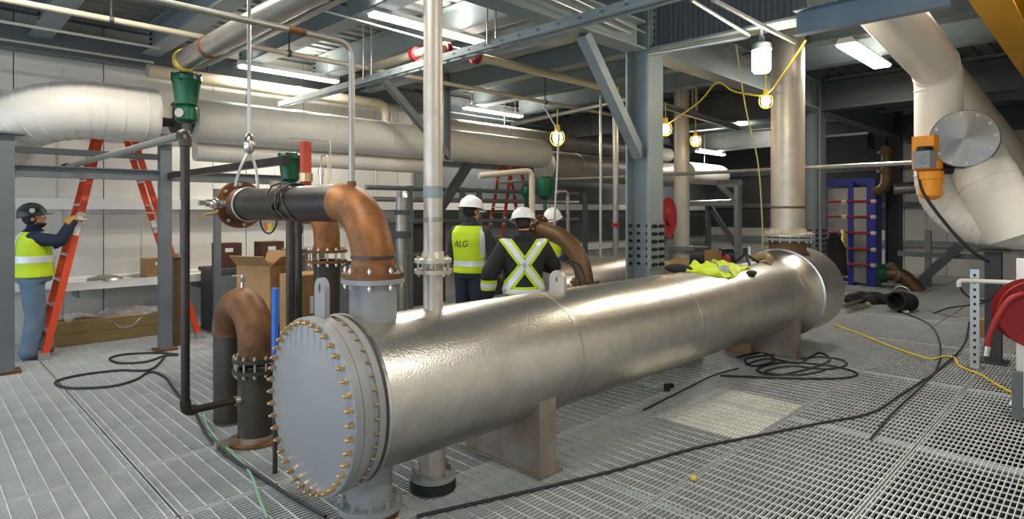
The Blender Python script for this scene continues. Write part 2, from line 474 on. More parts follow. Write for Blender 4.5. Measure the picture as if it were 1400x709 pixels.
# columns
def column(x, y, label, mt, z1=4.3, splice=None, b=.3, h=.31, holes=()):
    t = thing('steel_column', label, 'column', (x, y, 0))
    B, w, tf = b / 2, .008, .022; H = h / 2
    pr = [(-B, -H), (B, -H), (B, -H + tf), (w, -H + tf), (w, H - tf), (B, H - tf), (B, H), (-B, H), (-B, H - tf), (-w, H - tf), (-w, -H + tf), (-B, -H + tf)]
    part(t, 'shaft', MB().extr(pr, (x, y, .02), (x, y, z1), (0, 1, 0)), mt, smooth=0)
    part(t, 'base_plate', MB().bx((x - .22, y - .22, 0), (x + .22, y + .22, .025)), mt)
    if splice:
        z0, z2 = splice
        part(t, 'splice_plate', MB().bx((x - B, y - H - .016, z0), (x + B, y - H, z2)), mt)
        part(t, 'splice_plate', MB().bx((x - w - .014, y - .11, z0), (x - w, y + .11, z2)), mt)
        me = bolt_mesh('stud', .021, .018, 'bolt_dark')
        nz = 6
        for k in range(nz):
            z = z0 + (z2 - z0) * (k + .5) / nz
            for yy in (-.1, -.045, .045, .1): inst(t, 'bolt', me, axis_mat((x + yy, y - H - .016, z), (0, -1, 0)))
            for xx in (-.06, .06): inst(t, 'bolt', me, axis_mat((x - w - .014, y + xx, z), (-1, 0, 0)))
            inst(t, 'bolt', me, axis_mat((x - B + .05, y + H - .022, z), (0, -1, 0)))
    return t
col_main = column(CX, CY, 'pale grey steel column with bolted splice standing right behind the big cylinder', 'steel_light', splice=(1.1, 1.62))
column(11.55, CY, 'grey steel column with drilled holes behind the tall pipe, left of blue frame', 'steel_grey', splice=(.9, 1.45))
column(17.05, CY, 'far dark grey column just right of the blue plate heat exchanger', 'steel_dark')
me = bolt_mesh('stud', .02, .02, 'bolt_dark')
for k in range(9):
    for yy in (-.09, .09):
        inst(col_main, 'bolt', me, axis_mat((CX + yy, CY - .155, 3.62 + k * .075), (0, -1, 0)))
# knee brace
kb = MB(); kb.chan((4.95, CY - .05, 3.56), (CX - .13, CY - .05, 2.3), .11, .1, .012, up=(0, 1, 0))
solo('knee_brace', MB().extr([(-.055, -.06), (.055, -.06), (.055, .06), (-.055, .06)], (4.9, CY, 3.55), (CX - .1, CY, 2.38), up=(0, 1, 0)), 'steel_light', 'diagonal pale grey knee brace under beam at the central column', 'brace')
# hanging post with brace in front of the white pipe
hp = thing('hanger_post', 'grey hanging steel post in front of the long white pipe', 'post', (CX + .2, 7.35, 2.55))
part(hp, 'post', MB().ibeam((CX + .05, 7.6, 2.55), (CX + .05, 7.6, 3.94), .14, .14, .01, .012, up=(1, 0, 0)), 'steel_grey')
part(hp, 'foot_plate', MB().bx((CX - .05, 7.5, 2.53), (CX + .15, 7.7, 2.55)), 'steel_grey')
p0, p1 = onY(524, 108, 7.6), onY(612, 213, 7.6)
solo('diagonal_brace', MB().extr([(-.05, -.05), (.05, -.05), (.05, .05), (-.05, .05)], p0, p1, up=(0, 1, 0)), 'steel_grey', 'grey diagonal brace left of the thin tall pipe above white pipe', 'brace')
# strut tray running across under the roof
tr = thing('strut_rack', 'long galvanised strut rack crossing the ceiling above the workers', 'rack', (4.3, 2, 3.4))
tz = 3.47
for dx in (-.05, .05):
    part(tr, 'rail', MB().chan((4.3 + dx, 1.2, tz), (4.3 + dx, 9.6, tz), .08, .04, .006), 'steel_light')
yy = 1.4
rme = MB().bx((-.05, -.02, -.012), (.05, .02, .012)).mesh('rung', None, 0); rme.materials.append(MATS['steel_light'])
while yy < 9.5:
    inst(tr, 'rung', rme, Matrix.Translation((4.3, yy, tz))); yy += .25
for yy in (2.2, 4.6, 7.0):
    for dx in (-.06, .06):
        part(tr, 'hanger_rod', MB().cyl((4.3 + dx, yy, tz), (4.3 + dx, yy, 4.35), .008, .008, 8), 'galv_pipe')
# second strut deeper in the room
tr2 = thing('strut_rack', 'galvanised strut with pipes hung right of the central column', 'rack', (9, 5.4, 3.2))
a, b = onY(906, 145, 5.4), onY(1010, 176, 5.4)
part(tr2, 'rail', MB().chan(a, b, .1, .06, .008), 'conduit')
for px in (930, 947, 953):
    q = onY(px, 152, 5.4); part(tr2, 'hanger_rod', MB().cyl(q, Vector((q.x, q.y, HR)), .012, .012, 8), 'galv_pipe')
# blue-grey channel in front of the tall pipe
ch = thing('channel_beam', 'blue grey channel beam hung above the tall pipe at upper right', 'beam', (5.6, 1.2, 3.29))
part(ch, 'channel', MB().chan((5.6, 2.02, 3.40), (5.6, .9, 3.40), .22, .1, .01), 'blue_channel')
part(ch, 'hanger', MB().bx((5.62, 1.93, 3.48), (5.7, 2.02, 3.56)), 'blue_channel')
# yellow crane runway
yb = beam('crane_runway', (4.2, .8, 3.78), (11.3, .8, 3.78), .34, .28, 'yellow_crane', 'yellow crane runway beam at the upper right corner')

# ------------------------------------------------------------------ lamps
def tube_lamp(name, x0, x1, y, z, label, grp='ceiling tube lamps', w=LAMP_W, width=.16):
    t = thing(name, label, 'lamp', ((x0 + x1) / 2, y, z), group=grp)
    c = Vector(((x0 + x1) / 2, y, z))
    part(t, 'housing', MB().extr([(-width / 2, 0), (width / 2, 0), (width * .3, .07), (-width * .3, .07)], (x0, y, z), (x1, y, z)), 'white_paint')
    part(t, 'diffuser', MB().extr([(-width * .4, -.035), (width * .4, -.035), (width * .46, -.002), (-width * .46, -.002)], (x0 + .02, y, z), (x1 - .02, y, z)), 'tube_light')
    for xx in (x0 + .2, x1 - .2):
        part(t, 'hanger', MB().cyl((xx, y, z + .07), (xx, y, HR), .006, .006, 6), 'galv_pipe')
    ld = bpy.data.lights.new('tube', 'AREA'); ld.shape = 'RECTANGLE'; ld.size = x1 - x0 - .06; ld.size_y = width * .75
    ld.energy = w; ld.color = (1.0, .92, .80)
    lo = bpy.data.objects.new('tube', ld); COL.objects.link(lo); lo.parent = t; lo.location = (0, 0, -.04)
    l2 = bpy.data.lights.new('tube_up', 'AREA'); l2.shape = 'RECTANGLE'; l2.size = x1 - x0 - .06; l2.size_y = width * .5; l2.energy = w * .3; l2.color = ld.color
    l2o = bpy.data.objects.new('tube_up', l2); COL.objects.link(l2o); l2o.parent = t; l2o.location = (0, 0, .075); l2o.rotation_euler = (PI, 0, 0)
    return t
tube_lamp('tube_lamp', 3.64, 5.3, 5.86, 3.95, 'long glowing tube lamp left and right of the thin tall pipe')
tube_lamp('tube_lamp', 3.52, 5.15, 9.3, 3.93, 'long glowing tube lamp above the white pipe at left')
tube_lamp('tube_lamp', 8.6, 10.35, 2.5, 3.92, 'broad glowing lamp under the blue grey channel at right', width=.26)
tube_lamp('tube_lamp', 8.2, 9.9, 9.6, 3.9, 'distant tube lamp above the round end of white pipe')
tube_lamp('tube_lamp', 15.6, 17.2, 8.3, 3.42, 'far tube lamp below the caged bulbs, over the white pipe end')
tube_lamp('tube_lamp', 15.4, 16.6, 7.1, 4.15, 'far tube lamp beside the tall pipe, left one of the bright row')
for (x, y) in ((.6, 2.9), (1.0, 6.5), (6.6, .6), (2.6, -.6)):
    tube_lamp('tube_lamp', x - .9, x + .9, y, 4.2, 'tube lamp under the roof outside the picture', 'tube lamps outside the picture')

# ------------------------------------------------------------------ the large heat exchanger
TY, TZ = 3.06, .707
ex = thing('heat_exchanger', 'huge brushed steel horizontal cylinder with bolted grey end cover in the foreground', 'heat exchanger', (4.5, TY, 0))
A = (1, 0, 0)
part(ex, 'shell', MB().lathe((0, TY, TZ), A, [(.425, 1.74), (.43, 1.76), (.43, 7.66)], 72), 'tank_steel')
part(ex, 'end_cover', MB().lathe((0, TY, TZ), A, [(0, 1.525), (.455, 1.525), (.472, 1.532), (.472, 1.575)], 64), 'grey_paint')
part(ex, 'channel_flange', MB().lathe((0, TY, TZ), A, [(.47, 1.579), (.47, 1.625), (.452, 1.632), (.452, 1.668)], 64), 'grey_paint')
part(ex, 'girth_flange', MB().lathe((0, TY, TZ), A, [(.452, 1.668), (.464, 1.67), (.464, 1.706), (.44, 1.708)], 64), 'grey_paint')
part(ex, 'gasket_gap', MB().lathe((0, TY, TZ), A, [(.43, 1.69), (.445, 1.70), (.445, 1.724)], 48), 'steel_grey')
part(ex, 'steel_ring', MB().lathe((0, TY, TZ), A, [(.43, 1.722), (.468, 1.724), (.468, 1.742), (.455, 1.752), (.43, 1.76)], 64), 'tank_band')
part(ex, 'rear_cone', MB().lathe((0, TY, TZ), A, [(.43, 7.62), (.437, 7.68), (.54, 7.86), (.552, 7.87)], 72), 'tank_steel')
part(ex, 'rear_ring', MB().lathe((0, TY, TZ), A, [(.50, 7.855), (.562, 7.865), (.562, 7.90), (.553, 7.905)], 64), 'tank_band')
part(ex, 'rear_channel', MB().lathe((0, TY, TZ), A, [(.553, 7.9), (.553, 8.62), (.53, 8.66), (.30, 8.70), (0, 8.71)], 72), 'tank_steel')
for x in (3.32, 5.05):       # sheet seams of the cladding
    part(ex, 'cladding_band', MB().ring((x, TY, TZ), A, .428, .4325, .035, 72), 'tank_steel')
bolts(ex, (1.525, TY, TZ), (-1, 0, 0), .445, 40, 'stud', .0155, .02, 'brass')
bolts(ex, (1.667, TY, TZ), (-1, 0, 0), .459, 40, 'stud', .009, .01, 'brass')
def lug(parent, x, y, z, w, h, m, u=(0, 1, 0), t=.03):
    pts = [(-w / 2, -.06)] + [(w / 2 * math.cos(a), h - w / 2 + w / 2 * math.sin(a)) for a in [PI * k / 14 for k in range(15)]][::-1] + [(w / 2, -.06)]
    hole = []
    mb = MB(); uu = Vector(u); ww = Vector((0, 0, 1)).cross(uu)
    # plate built around an elongated hole
    n = 28; outer = []; inner = []
    cz = h - w / 2
    for k in range(n):
        a = 2 * PI * k / n; c, s = math.cos(a), math.sin(a)
        inner.append((.012 * c, cz + .026 * s))
        if s >= 0: outer.append((w / 2 * c, cz + w / 2 * s))
        else:
            tt = min((w / 2) / abs(c) if abs(c) > 1e-6 else 9, (cz + .06) / abs(s)); outer.append((tt * c, cz + tt * s))
    o = Vector((x, y, z)); vs = []
    for side in (-t / 2, t / 2):
        for L in (outer, inner):
            vs += [o + uu * p[0] + Vector((0, 0, p[1])) + ww * side for p in L]
    fs = []
    for k in range(n):
        j = (k + 1) % n
        fs += [(k, j, n + j, n + k), (2 * n + k, 3 * n + k, 3 * n + j, 2 * n + j), (k, 2 * n + k, 2 * n + j, j), (n + k, n + j, 3 * n + j, 3 * n + k)]
    mb.add(vs, fs); part(parent, 'lifting_lug', mb, m)
lug(ex, 1.60, TY, TZ + .46, .115, .22, 'grey_paint')
lug(ex, 3.56, TY, TZ + .43, .15, .155, 'stainless', t=.03)
def saddle(x, th):
    s = part(ex, 'saddle', (lambda mb: mb)(MB()), 'saddle') if False else None
    mb = MB(); n = 16; hw = .36; r = .425
    poly = [(-hw, .015)] + [(-hw, TZ - math.sqrt(max(r * r - hw * hw, 0)))] + [(-hw + 2 * hw * k / n, TZ - math.sqrt(r * r - (-hw + 2 * hw * k / n) ** 2)) for k in range(1, n)] + [(hw, TZ - math.sqrt(r * r - hw * hw)), (hw, .015)]
    mb.prism(poly, (x, TY, 0), (0, 1, 0), (0, 0, 1), (1, 0, 0), .016)
    s = part(ex, 'saddle', mb, 'saddle')
    zt = TZ - math.sqrt(r * r - hw * hw)
    part(s, 'side_plate', MB().bx((x - .008, TY - hw - .014, .015), (x + th, TY - hw, zt + .05)), 'saddle')
    part(s, 'side_plate', MB().bx((x - .008, TY + hw, .015), (x + th, TY + hw + .014, zt + .05)), 'saddle')
    part(s, 'rib', MB().bx((x, TY - .008, .015), (x + th, TY + .008, TZ - r + .01)), 'saddle')
    part(s, 'base_plate', MB().bx((x - .03, TY - hw - .05, 0), (x + th + .03, TY + hw + .05, .016)), 'saddle')
saddle(2.95, .155); saddle(7.42, .155)
def nozzle(parent, x, y, z0, z1, r, m, fz=None, fr=None, ft=.03, fm=None, nb=10, bm='zinc'):
    nz = part(parent, 'nozzle', MB().cyl((x, y, z0), (x, y, z1), r, r, 32), m)
    if fz is not None:
        f = part(nz, 'flange', MB().lathe((x, y, fz - ft / 2), (0, 0, 1), [(r, 0), (fr, 0), (fr, ft), (r, ft)], 40), fm or m)
    return nz
n1 = nozzle(ex, 1.92, TY, TZ + .38, 1.365, .135, 'grey_paint', 1.35, .182, .028)
n2 = nozzle(ex, 1.90, TY, .045, TZ - .38, .128, 'grey_paint', .065, .185, .035)
part(n2, 'gasket', MB().cyl((1.90, TY, .0), (1.90, TY, .045), .165, .165, 32), 'rust')
bolts(n2, (1.90, TY, .075), (0, 0, 1), .16, 10, 'stud', .015, .02, 'grey_paint')
n3 = nozzle(ex, 2.355, TY, .09, TZ - .38, .078, 'stainless', .09, .145, .03, 'grey_paint')
part(n3, 'mating_flange', MB().cyl((2.355, TY, .01), (2.355, TY, .07), .145, .145, 32), 'rubber')
bolts(n3, (2.355, TY, .085), (0, 0, 1), .122, 8, 'thru', .012, .07, 'zinc')
n4 = nozzle(ex, 2.355, TY, TZ + .40, 1.385, .0625, 'stainless', 1.37, .118, .024, 'stainless')
n5 = nozzle(ex, 8.16, TY, TZ + .5, 1.40, .225, 'brown_pipe', 1.385, .315, .035, 'steel_light')

# ------------------------------------------------------------------ vertical pipes on it
tp = thing('riser_pipe', 'thin tall stainless pipe with bolted flange rising from the big cylinder', 'pipe', (2.355, TY, 1.39))
part(tp, 'pipe', MB().cyl((2.355, TY, 1.385), (2.355, TY, 4.34), .0605, .0605, 32), 'stainless')
part(tp, 'flange', MB().lathe((2.355, TY, 1.425), (0, 0, 1), [(.06, 0), (.118, 0), (.118, .024), (.075, .03), (.064, .07)], 32), 'stainless')
part(tp, 'weld_band', MB().ring((2.355, TY, 1.68), (0, 0, 1), .06, .0625, .03, 32), 'galv_pipe')
part(tp, 'tape_band', MB().ring((2.355, TY, 1.83), (0, 0, 1), .06, .0618, .075, 32), 'steel_light')
bolts(tp, (2.355, TY, 1.403), (0, 0, 1), .098, 10, 'thru', .0105, .085, 'zinc')
bp_ = thing('riser_pipe', 'wide tall stainless pipe rising from the far end of the big cylinder', 'pipe', (8.16, TY, 1.42))
part(bp_, 'pipe', MB().cyl((8.16, TY, 1.41), (8.16, TY, 4.34), .205, .205, 40), 'stainless')
part(bp_, 'flange', MB().lathe((8.16, TY, 1.42), (0, 0, 1), [(.2, 0), (.315, 0), (.315, .035), (.24, .04), (.208, .1)], 40), 'stainless')
part(bp_, 'weld_band', MB().ring((8.16, TY, 1.78), (0, 0, 1), .2, .21, .03, 40), 'brown_pipe')
bolts(bp_, (8.16, TY, 1.411), (0, 0, 1), .28, 16, 'thru', .016, .08, 'zinc')

# ------------------------------------------------------------------ rusty elbow and black pipe going back
HZP = 1.80
rp = thing('elbow_pipe', 'rusty elbow with black pipe run to an open flange hung on a sling', 'pipe', (1.92, TY, 1.37))
path = fillet([(1.92, TY, 1.42), (1.92, TY, HZP), (1.92, TY + .6, HZP)], .36, 14)
part(rp, 'elbow', MB().tube(path[:-1], .122, 32), 'rust_orange', label='rusty orange elbow')
part(rp, 'lower_flange', MB().lathe((1.92, TY, 1.366), (0, 0, 1), [(.12, 0), (.178, 0), (.178, .028), (.135, .032), (.125, .07)], 40), 'rust')
part(rp, 'weld_seam', MB().ring((1.92, TY, 1.475), (0, 0, 1), .12, .128, .018, 32), 'mill_pipe')
part(rp, 'pipe_run', MB().cyl((1.92, TY + .36, HZP), (1.92, 5.05, HZP), .1205, .1205, 32), 'black_pipe', label='black steel pipe')
ef = part(rp, 'end_flange', MB().lathe((1.92, 5.02, HZP), (0, 1, 0), [(.12, -.1), (.135, -.05), (.135, 0), (.19, 0), (.19, .045), (.0, .046)], 40), 'rust', label='rusty end flange')
bolts(rp, (1.92, 5.02, HZP), (0, -1, 0), .162, 8, 'stud', .015, .02, 'zinc')
bolts(rp, (1.92, TY, 1.365), (0, 0, 1), .158, 8, 'thru', .0125, .08, 'zinc')
vb = part(rp, 'bleed_valve', MB().cyl((1.76, 4.93, HZP + .01), (1.62, 4.93, HZP + .01), .028, .028, 12).sph((1.68, 4.93, HZP + .01), .045, 12, 8).cyl((1.62, 4.93, HZP + .01), (1.57, 4.93, HZP + .01), .022, .022, 6), 'stainless_bright', label='bright steel ball valve')
part(vb, 'lever', MB().tube([(1.70, 4.9, HZP - .05), (1.66, 4.9, HZP - .07), (1.6, 4.9, HZP - .075), (1.57, 4.9, HZP - .13)], .011, 8), 'brass')
# coil of thin wire slung over the pipe
wr_ = MB()
for k in range(7):
    yy = 3.98 + k * .035 + random.uniform(-.02, .02); pts = []
    for q in range(22):
        a = -.35 * PI + 1.55 * PI * q / 21
        pts.append((1.92 - .128 * math.cos(a) * (1 + .05 * random.random()), yy + .17 * math.sin(a * .9 + k) * .5 + .02 * random.random(), HZP + .128 * math.sin(a) + .006 + .002 * k))
    wr_.tube(spline(pts, 2), .006, 6)
solo('wire_coil', wr_, 'mill_pipe', 'bundle of thin dark wires draped over the black pipe', 'wire')
# small riser out of the elbow
gp = fillet([(1.92, 3.30, HZP + .06), (1.92, 3.30, 2.77), (.6, 3.30, 2.77)], .09, 8)
t = thing('branch_pipe', 'thin galvanised pipe rising from the rusty elbow and turning left overhead', 'pipe', (1.92, 3.3, 1.9))
part(t, 'pipe', MB().tube(gp, .019, 16), 'galv_pipe'); part(t, 'socket', MB().cyl((1.92, 3.30, 1.88), (1.92, 3.30, 1.93), .03, .026, 16), 'rust')
part(t, 'pipe_label', MB().ring((1.52, 3.30, 2.77), (1, 0, 0), .019, .0215, .1, 16), 'rust')
# sling and hook
sl = thing('hoist_sling', 'white hoist rope with shackle and two sling legs holding the flange', 'sling', (1.92, 4.9, 2.0))
tx, ty = 1.92, 4.86
part(sl, 'rope', MB().cyl((tx, ty, 2.3), (tx, ty, 4.34), .015, .015, 12), 'conduit')
part(sl, 'shackle', MB().lathe((tx, ty, 2.2), (0, 0, 1), [(.018, 0), (.04, .03), (.046, .09), (.03, .14), (.018, .16)], 14), 'stainless_bright')
part(sl, 'sling_leg', MB().tube(spline([(tx, ty, 2.22), (tx - .07, ty, 2.08), (tx - .105, ty, 1.94)], 5), .012, 8), 'conduit')
part(sl, 'sling_leg', MB().tube(spline([(tx, ty, 2.22), (tx + .05, ty, 2.1), (tx + .07, ty, 1.92)], 5), .012, 8), 'conduit')
part(sl, 'sling_loop', MB().tube([(tx + .13 * math.cos(a), ty, HZP + .13 * math.sin(a)) for a in [2 * PI * k / 28 for k in range(28)]], .009, 8, True), 'conduit')
# hanging tag below the pipe
tg = thing('hanging_tag', 'small red and yellow tag hanging on a wire loop below the black pipe', 'tag', (1.92, 4.5, 1.55))
part(tg, 'wire_loop', MB().tube([(1.92 , 4.5 + .15 * math.cos(a), 1.70 + .12 * math.sin(a)) for a in [PI + PI * k / 14 for k in range(15)]], .007, 6), 'mill_pipe')
part(tg, 'red_half', MB().bx((1.915, 4.50, 1.60), (1.925, 4.56, 1.66)), 'sign_orange'); part(tg, 'yellow_half', MB().bx((1.915, 4.43, 1.60), (1.925, 4.50, 1.66)), 'sign_yellow')

# ------------------------------------------------------------------ rusty U bend pipe
ub = thing('return_bend', 'rusty return bend with two dark legs standing left of the bolted cover', 'pipe', (1.9, 4.95, 0))
XA, YA, YB, RB = 1.90, 4.67, 5.22, .275
arc = [(XA, (YA + YB) / 2 - RB * math.cos(a), .73 + RB * math.sin(a)) for a in [PI * k / 20 for k in range(21)]]
part(ub, 'bend', MB().tube(arc, .132, 32), 'rust', label='rusty half circle bend')
part(ub, 'leg', MB().cyl((XA, YA, .02), (XA, YA, .53), .132, .132, 32), 'mill_pipe')
part(ub, 'leg', MB().cyl((XA, YB, .02), (XA, YB, .73), .122, .122, 32), 'mill_pipe')
part(ub, 'stub', MB().cyl((XA, YA, .62), (XA, YA, .74), .127, .132, 32), 'rust')
for z in (.525, .61):
    part(ub, 'flange', MB().ring((XA, YA, z), (0, 0, 1), .12, .172, .026, 36), 'mill_pipe')
bolts(ub, (XA, YA, .58), (0, 0, 1), .152, 12, 'thru', .014, .115, 'zinc')
part(ub, 'base_band', MB().ring((XA, YA, .0), (0, 0, 1), .13, .142, .05, 36), 'zinc')
part(ub, 'base_ring', MB().ring((XA, YA, .0), (0, 0, 1), .14, .21, .012, 36), 'rust')
part(ub, 'clip', MB().bx((XA - .30, YA - .03, .0), (XA - .13, YA + .03, .05)), 'zinc')
vv = part(ub, 'vent_valve', MB().cyl((XA, 4.945, 1.13), (XA, 4.945, 1.24), .012, .012, 10).cyl((XA - .02, 4.945, 1.2), (XA + .02, 4.945, 1.2), .02, .02, 10), 'stainless_bright', label='small bright vent valve')
part(vv, 'handle', MB().box((XA - .03, 4.945, 1.235), (.09, .012, .012)), 'stainless_bright')
# blue lever behind the cover
bl = thing('valve_lever', 'blue upright lever handle just left of the bolted grey cover', 'lever', (1.66, 4.0, .2))
lp = at(376, 440, 4.05)
part(bl, 'handle', MB().box((lp.x, lp.y, 1.0), (.025, .05, .47), Matrix.Rotation(.02, 3, 'X')), 'blue_lever')
part(bl, 'stem', MB().cyl((lp.x, lp.y, .0), (lp.x, lp.y, .8), .016, .016, 10), 'mill_pipe')
# black drain riser
dr = thing('drain_pipe', 'slim black pipe from the U bend rising at left and running back to the wall', 'pipe', (1.40, 4.67, .3))
zl = .33; xr = 1.40; zt = 2.29
part(dr, 'lower_run', MB().cyl((XA - .12, YA, zl), (xr, YA, zl), .027, .027, 16), 'black_pipe')
part(dr, 'elbow', MB().tube(fillet([(xr + .07, YA, zl), (xr, YA, zl), (xr, YA, zl + .08)], .045, 6), .037, 16), 'black_pipe')
part(dr, 'riser', MB().cyl((xr, YA, zl), (xr, YA, zt), .029, .029, 16), 'black_pipe')
part(dr, 'elbow', MB().tube(fillet([(xr, YA, zt - .08), (xr, YA, zt), (xr, YA + .08, zt)], .045, 6), .042, 16), 'mill_pipe')
part(dr, 'upper_run', MB().cyl((xr, YA, zt), (xr, 9.3, zt), .029, .029, 16), 'galv_pipe')
part(dr, 'socket', MB().cyl((XA - .16, YA, zl), (XA - .12, YA, zl), .036, .036, 12), 'zinc')
part(dr, 'union', MB().cyl((xr, 9.1, zt), (xr, 9.4, zt), .045, .045, 12), 'bolt_dark')

# second rusty elbow behind with coupling
e2 = thing('elbow_pipe', 'second smaller rusty elbow with bolted coupling behind the front one', 'pipe', (2.9, 5.4, 0))
q = at(447, 350, 6.0); ex2, ey2 = q.x, q.y
path = fillet([(ex2, ey2 + .75, 1.74), (ex2, ey2, 1.74), (ex2, ey2, 1.36)], .26, 12)
part(e2, 'elbow', MB().tube(path, .125, 28), 'rust_orange')
part(e2, 'lower_pipe', MB().cyl((ex2, ey2, .02), (ex2, ey2, 1.24), .125, .125, 28), 'mill_pipe')
for z in (1.24, 1.34): part(e2, 'flange', MB().ring((ex2, ey2, z), (0, 0, 1), .12, .195, .026, 32), 'rust')
bolts(e2, (ex2, ey2, 1.3), (0, 0, 1), .165, 12, 'thru', .015, .13, 'zinc')
# black vertical rod between
q = at(408, 350, 5.3)
solo('support_rod', MB().cyl((q.x, q.y, 0), (q.x, q.y, 1.68), .03, .03, 14).cyl((q.x, q.y, 1.55), (q.x, q.y, 1.62), .036, .036, 14), 'black_pipe', 'upright black pipe stand between cardboard boxes and the second elbow', 'stand')
# black strut bar from green actuator to the left
bb = thing('strut_bar', 'black square bar running left from the lower green actuator', 'bar', (2, 6, 2.1))
part(bb, 'bar', MB().extr([(-.035, -.035), (.035, -.035), (.035, .035), (-.035, .035)], Vector((2.35, 8.42, 2.19)), onX(392, 219, 2.35)), 'black_pipe')
# green actuators
def actuator(name, label, c, s, lid=True):
    x, y, z = c
    t = thing(name, label, 'actuator', (x, y, z))
    part(t, 'bell_housing', MB().lathe((x, y, z), (0, 0, 1), [(.10 * s, 0), (.13 * s, .02 * s), (.16 * s, .30 * s), (.175 * s, .32 * s), (.175 * s, .37 * s), (.16 * s, .39 * s), (.10 * s, .41 * s)], 28), 'green_paint')
    part(t, 'gear_case', MB().lathe((x, y, z - .2 * s), (0, 0, 1), [(.09 * s, 0), (.13 * s, .03 * s), (.13 * s, .17 * s), (.10 * s, .2 * s)], 20), 'green_paint')
    part(t, 'dial', MB().cyl((x - .10 * s, y - .085 * s, z - .1 * s), (x - .115 * s, y - .1 * s, z - .1 * s), .055 * s, .055 * s, 16), 'zinc')
    part(t, 'stem', MB().cyl((x, y, z - .5 * s), (x, y, z - .2 * s), .05 * s, .06 * s, 14), 'steel_dark')
    bolts(t, (x, y, z + .345 * s), (0, 0, 1), .168 * s, 8, 'thru', .014 * s, .06 * s, 'bolt_dark')
    part(t, 'positioner', MB().box((x - .2 * s, y + .08 * s, z - .08 * s), (.1 * s, .1 * s, .14 * s)), 'zinc')
    return t
q = onY(255, 142, 8.0)
actuator('valve_actuator', 'dark green bell shaped actuator on the white pipe joint above the ladder', (q.x, q.y, q.z - .03), .98)
q = at(397, 238, 5.7)
actuator('valve_actuator', 'dark green actuator behind the black pipe beside the red tag', (q.x, q.y, q.z - .06), .64)
part(bpy.data.objects['valve_actuator.001'], 'stand', MB().cyl((q.x, q.y, 0), (q.x, q.y, q.z - .3), .04, .04, 12), 'mill_pipe')
# red tag and small instruments
q = at(418, 235, 5.0)
tt = thing('red_gauge', 'narrow red marker standing on the black pipe next to the green actuator', 'marker', (q.x, q.y, 1.92))
part(tt, 'red_body', MB().bx((q.x - .035, q.y - .03, 1.93), (q.x + .035, q.y + .03, 2.32)), 'red_tag')
part(tt, 'collar', MB().cyl((q.x, q.y, 1.99), (q.x, q.y, 2.06), .055, .055, 12), 'brass'); part(tt, 'socket', MB().cyl((q.x, q.y, 1.9), (q.x, q.y, 1.95), .035, .035, 12), 'white_paint')
q = at(439, 225, 4.9)
it = thing('instrument_valve', 'slim bright needle valve with bent tube on the black pipe', 'valve', (q.x, q.y, 1.9))
part(it, 'body', MB().cyl((q.x, q.y, 1.9), (q.x, q.y, 2.1), .016, .016, 10), 'stainless_bright'); part(it, 'bonnet', MB().cyl((q.x, q.y, 2.04), (q.x, q.y, 2.09), .026, .022, 10), 'stainless_bright')
part(it, 'tube', MB().tube(fillet([(q.x, q.y, 2.1), (q.x, q.y, 2.2), (q.x + .04, q.y - .04, 2.2), (q.x + .04, q.y - .04, 1.9)], .03, 5), .006, 8), 'brass')
part(it, 'probe', MB().tube(fillet([(q.x - .18, q.y + .2, 2.34), (q.x + .05, q.y - .06, 2.31), (q.x + .05, q.y - .06, 2.0)], .02, 4), .005, 6), 'conduit')

# ------------------------------------------------------------------ long insulated pipe along the wall
PYL, PZL = 8.5, 2.93
wp = thing('insulated_pipe', 'long white insulated pipe along the wall, right of the green actuator', 'pipe', (6, PYL, 2.6))
xa, xb = 2.62, 9.25
part(wp, 'jacket', MB().lathe((0, PYL, PZL), A, [(.12, xa), (.285, xa + .01), (.285, xb), (.28, xb + .1), (.25, xb + .2), (.19, xb + .27), (.1, xb + .3), (0, xb + .31)], 40), 'white_jacket')
k = 0; xx = xa + .9
while xx < xb:
    part(wp, 'jacket_band', MB().ring((xx, PYL, PZL), A, .284, .289, .03, 40), 'white_jacket'); xx += 1.0
part(wp, 'valve_neck', MB().cyl((2.18, PYL, PZL), (2.65, PYL, PZL), .12, .12, 24), 'steel_dark')
part(wp, 'valve_flange', MB().cyl((2.40, PYL, PZL), (2.46, PYL, PZL), .2, .2, 24), 'steel_dark'); part(wp, 'valve_flange', MB().cyl((2.5, PYL, PZL), (2.56, PYL, PZL), .2, .2, 24), 'steel_dark')
wl = thing('insulated_pipe', 'fat white insulated pipe bend at far left above the worker', 'pipe', (1, PYL, 2.6))
path = fillet([(2.2, PYL, PZL), (.82, PYL, PZL), (.82, PYL + 1.1, PZL - .5)], .8, 10)
part(wl, 'jacket', MB().tube(path, .335, 36), 'white_jacket')
for i in range(1, len(path) - 1):
    d = (path[i + 1] - path[i - 1]).normalized(); part(wl, 'jacket_band', MB().ring(path[i] - d * .012, d, .334, .341, .024, 36), 'white_jacket')
for xx in (1.8, 2.05): part(wl, 'jacket_band', MB().ring((xx, PYL, PZL), A, .334, .34, .02, 36), 'white_jacket')
w2 = thing('insulated_pipe', 'thinner white pipe directly below the long white pipe', 'pipe', (4.5, 8.62, 2.4))
part(w2, 'jacket', MB().cyl((2.7, 8.62, 2.53), (6.7, 8.62, 2.53), .125, .125, 28), 'white_jacket'); part(w2, 'end_cap', MB().cyl((6.7, 8.62, 2.53), (6.74, 8.62, 2.53), .127, .12, 28), 'galv_pipe')
w3 = thing('insulated_pipe', 'dull grey insulated pipe continuing behind the white pipe end', 'pipe', (12, 8.9, 2.5))
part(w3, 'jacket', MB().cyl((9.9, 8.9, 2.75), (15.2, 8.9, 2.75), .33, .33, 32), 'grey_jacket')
for xx in (11.5, 14.2): part(w3, 'hanger', MB().cyl((xx, 8.9, 3.05), (xx, 8.9, 4.34), .012, .012, 8), 'steel_dark')
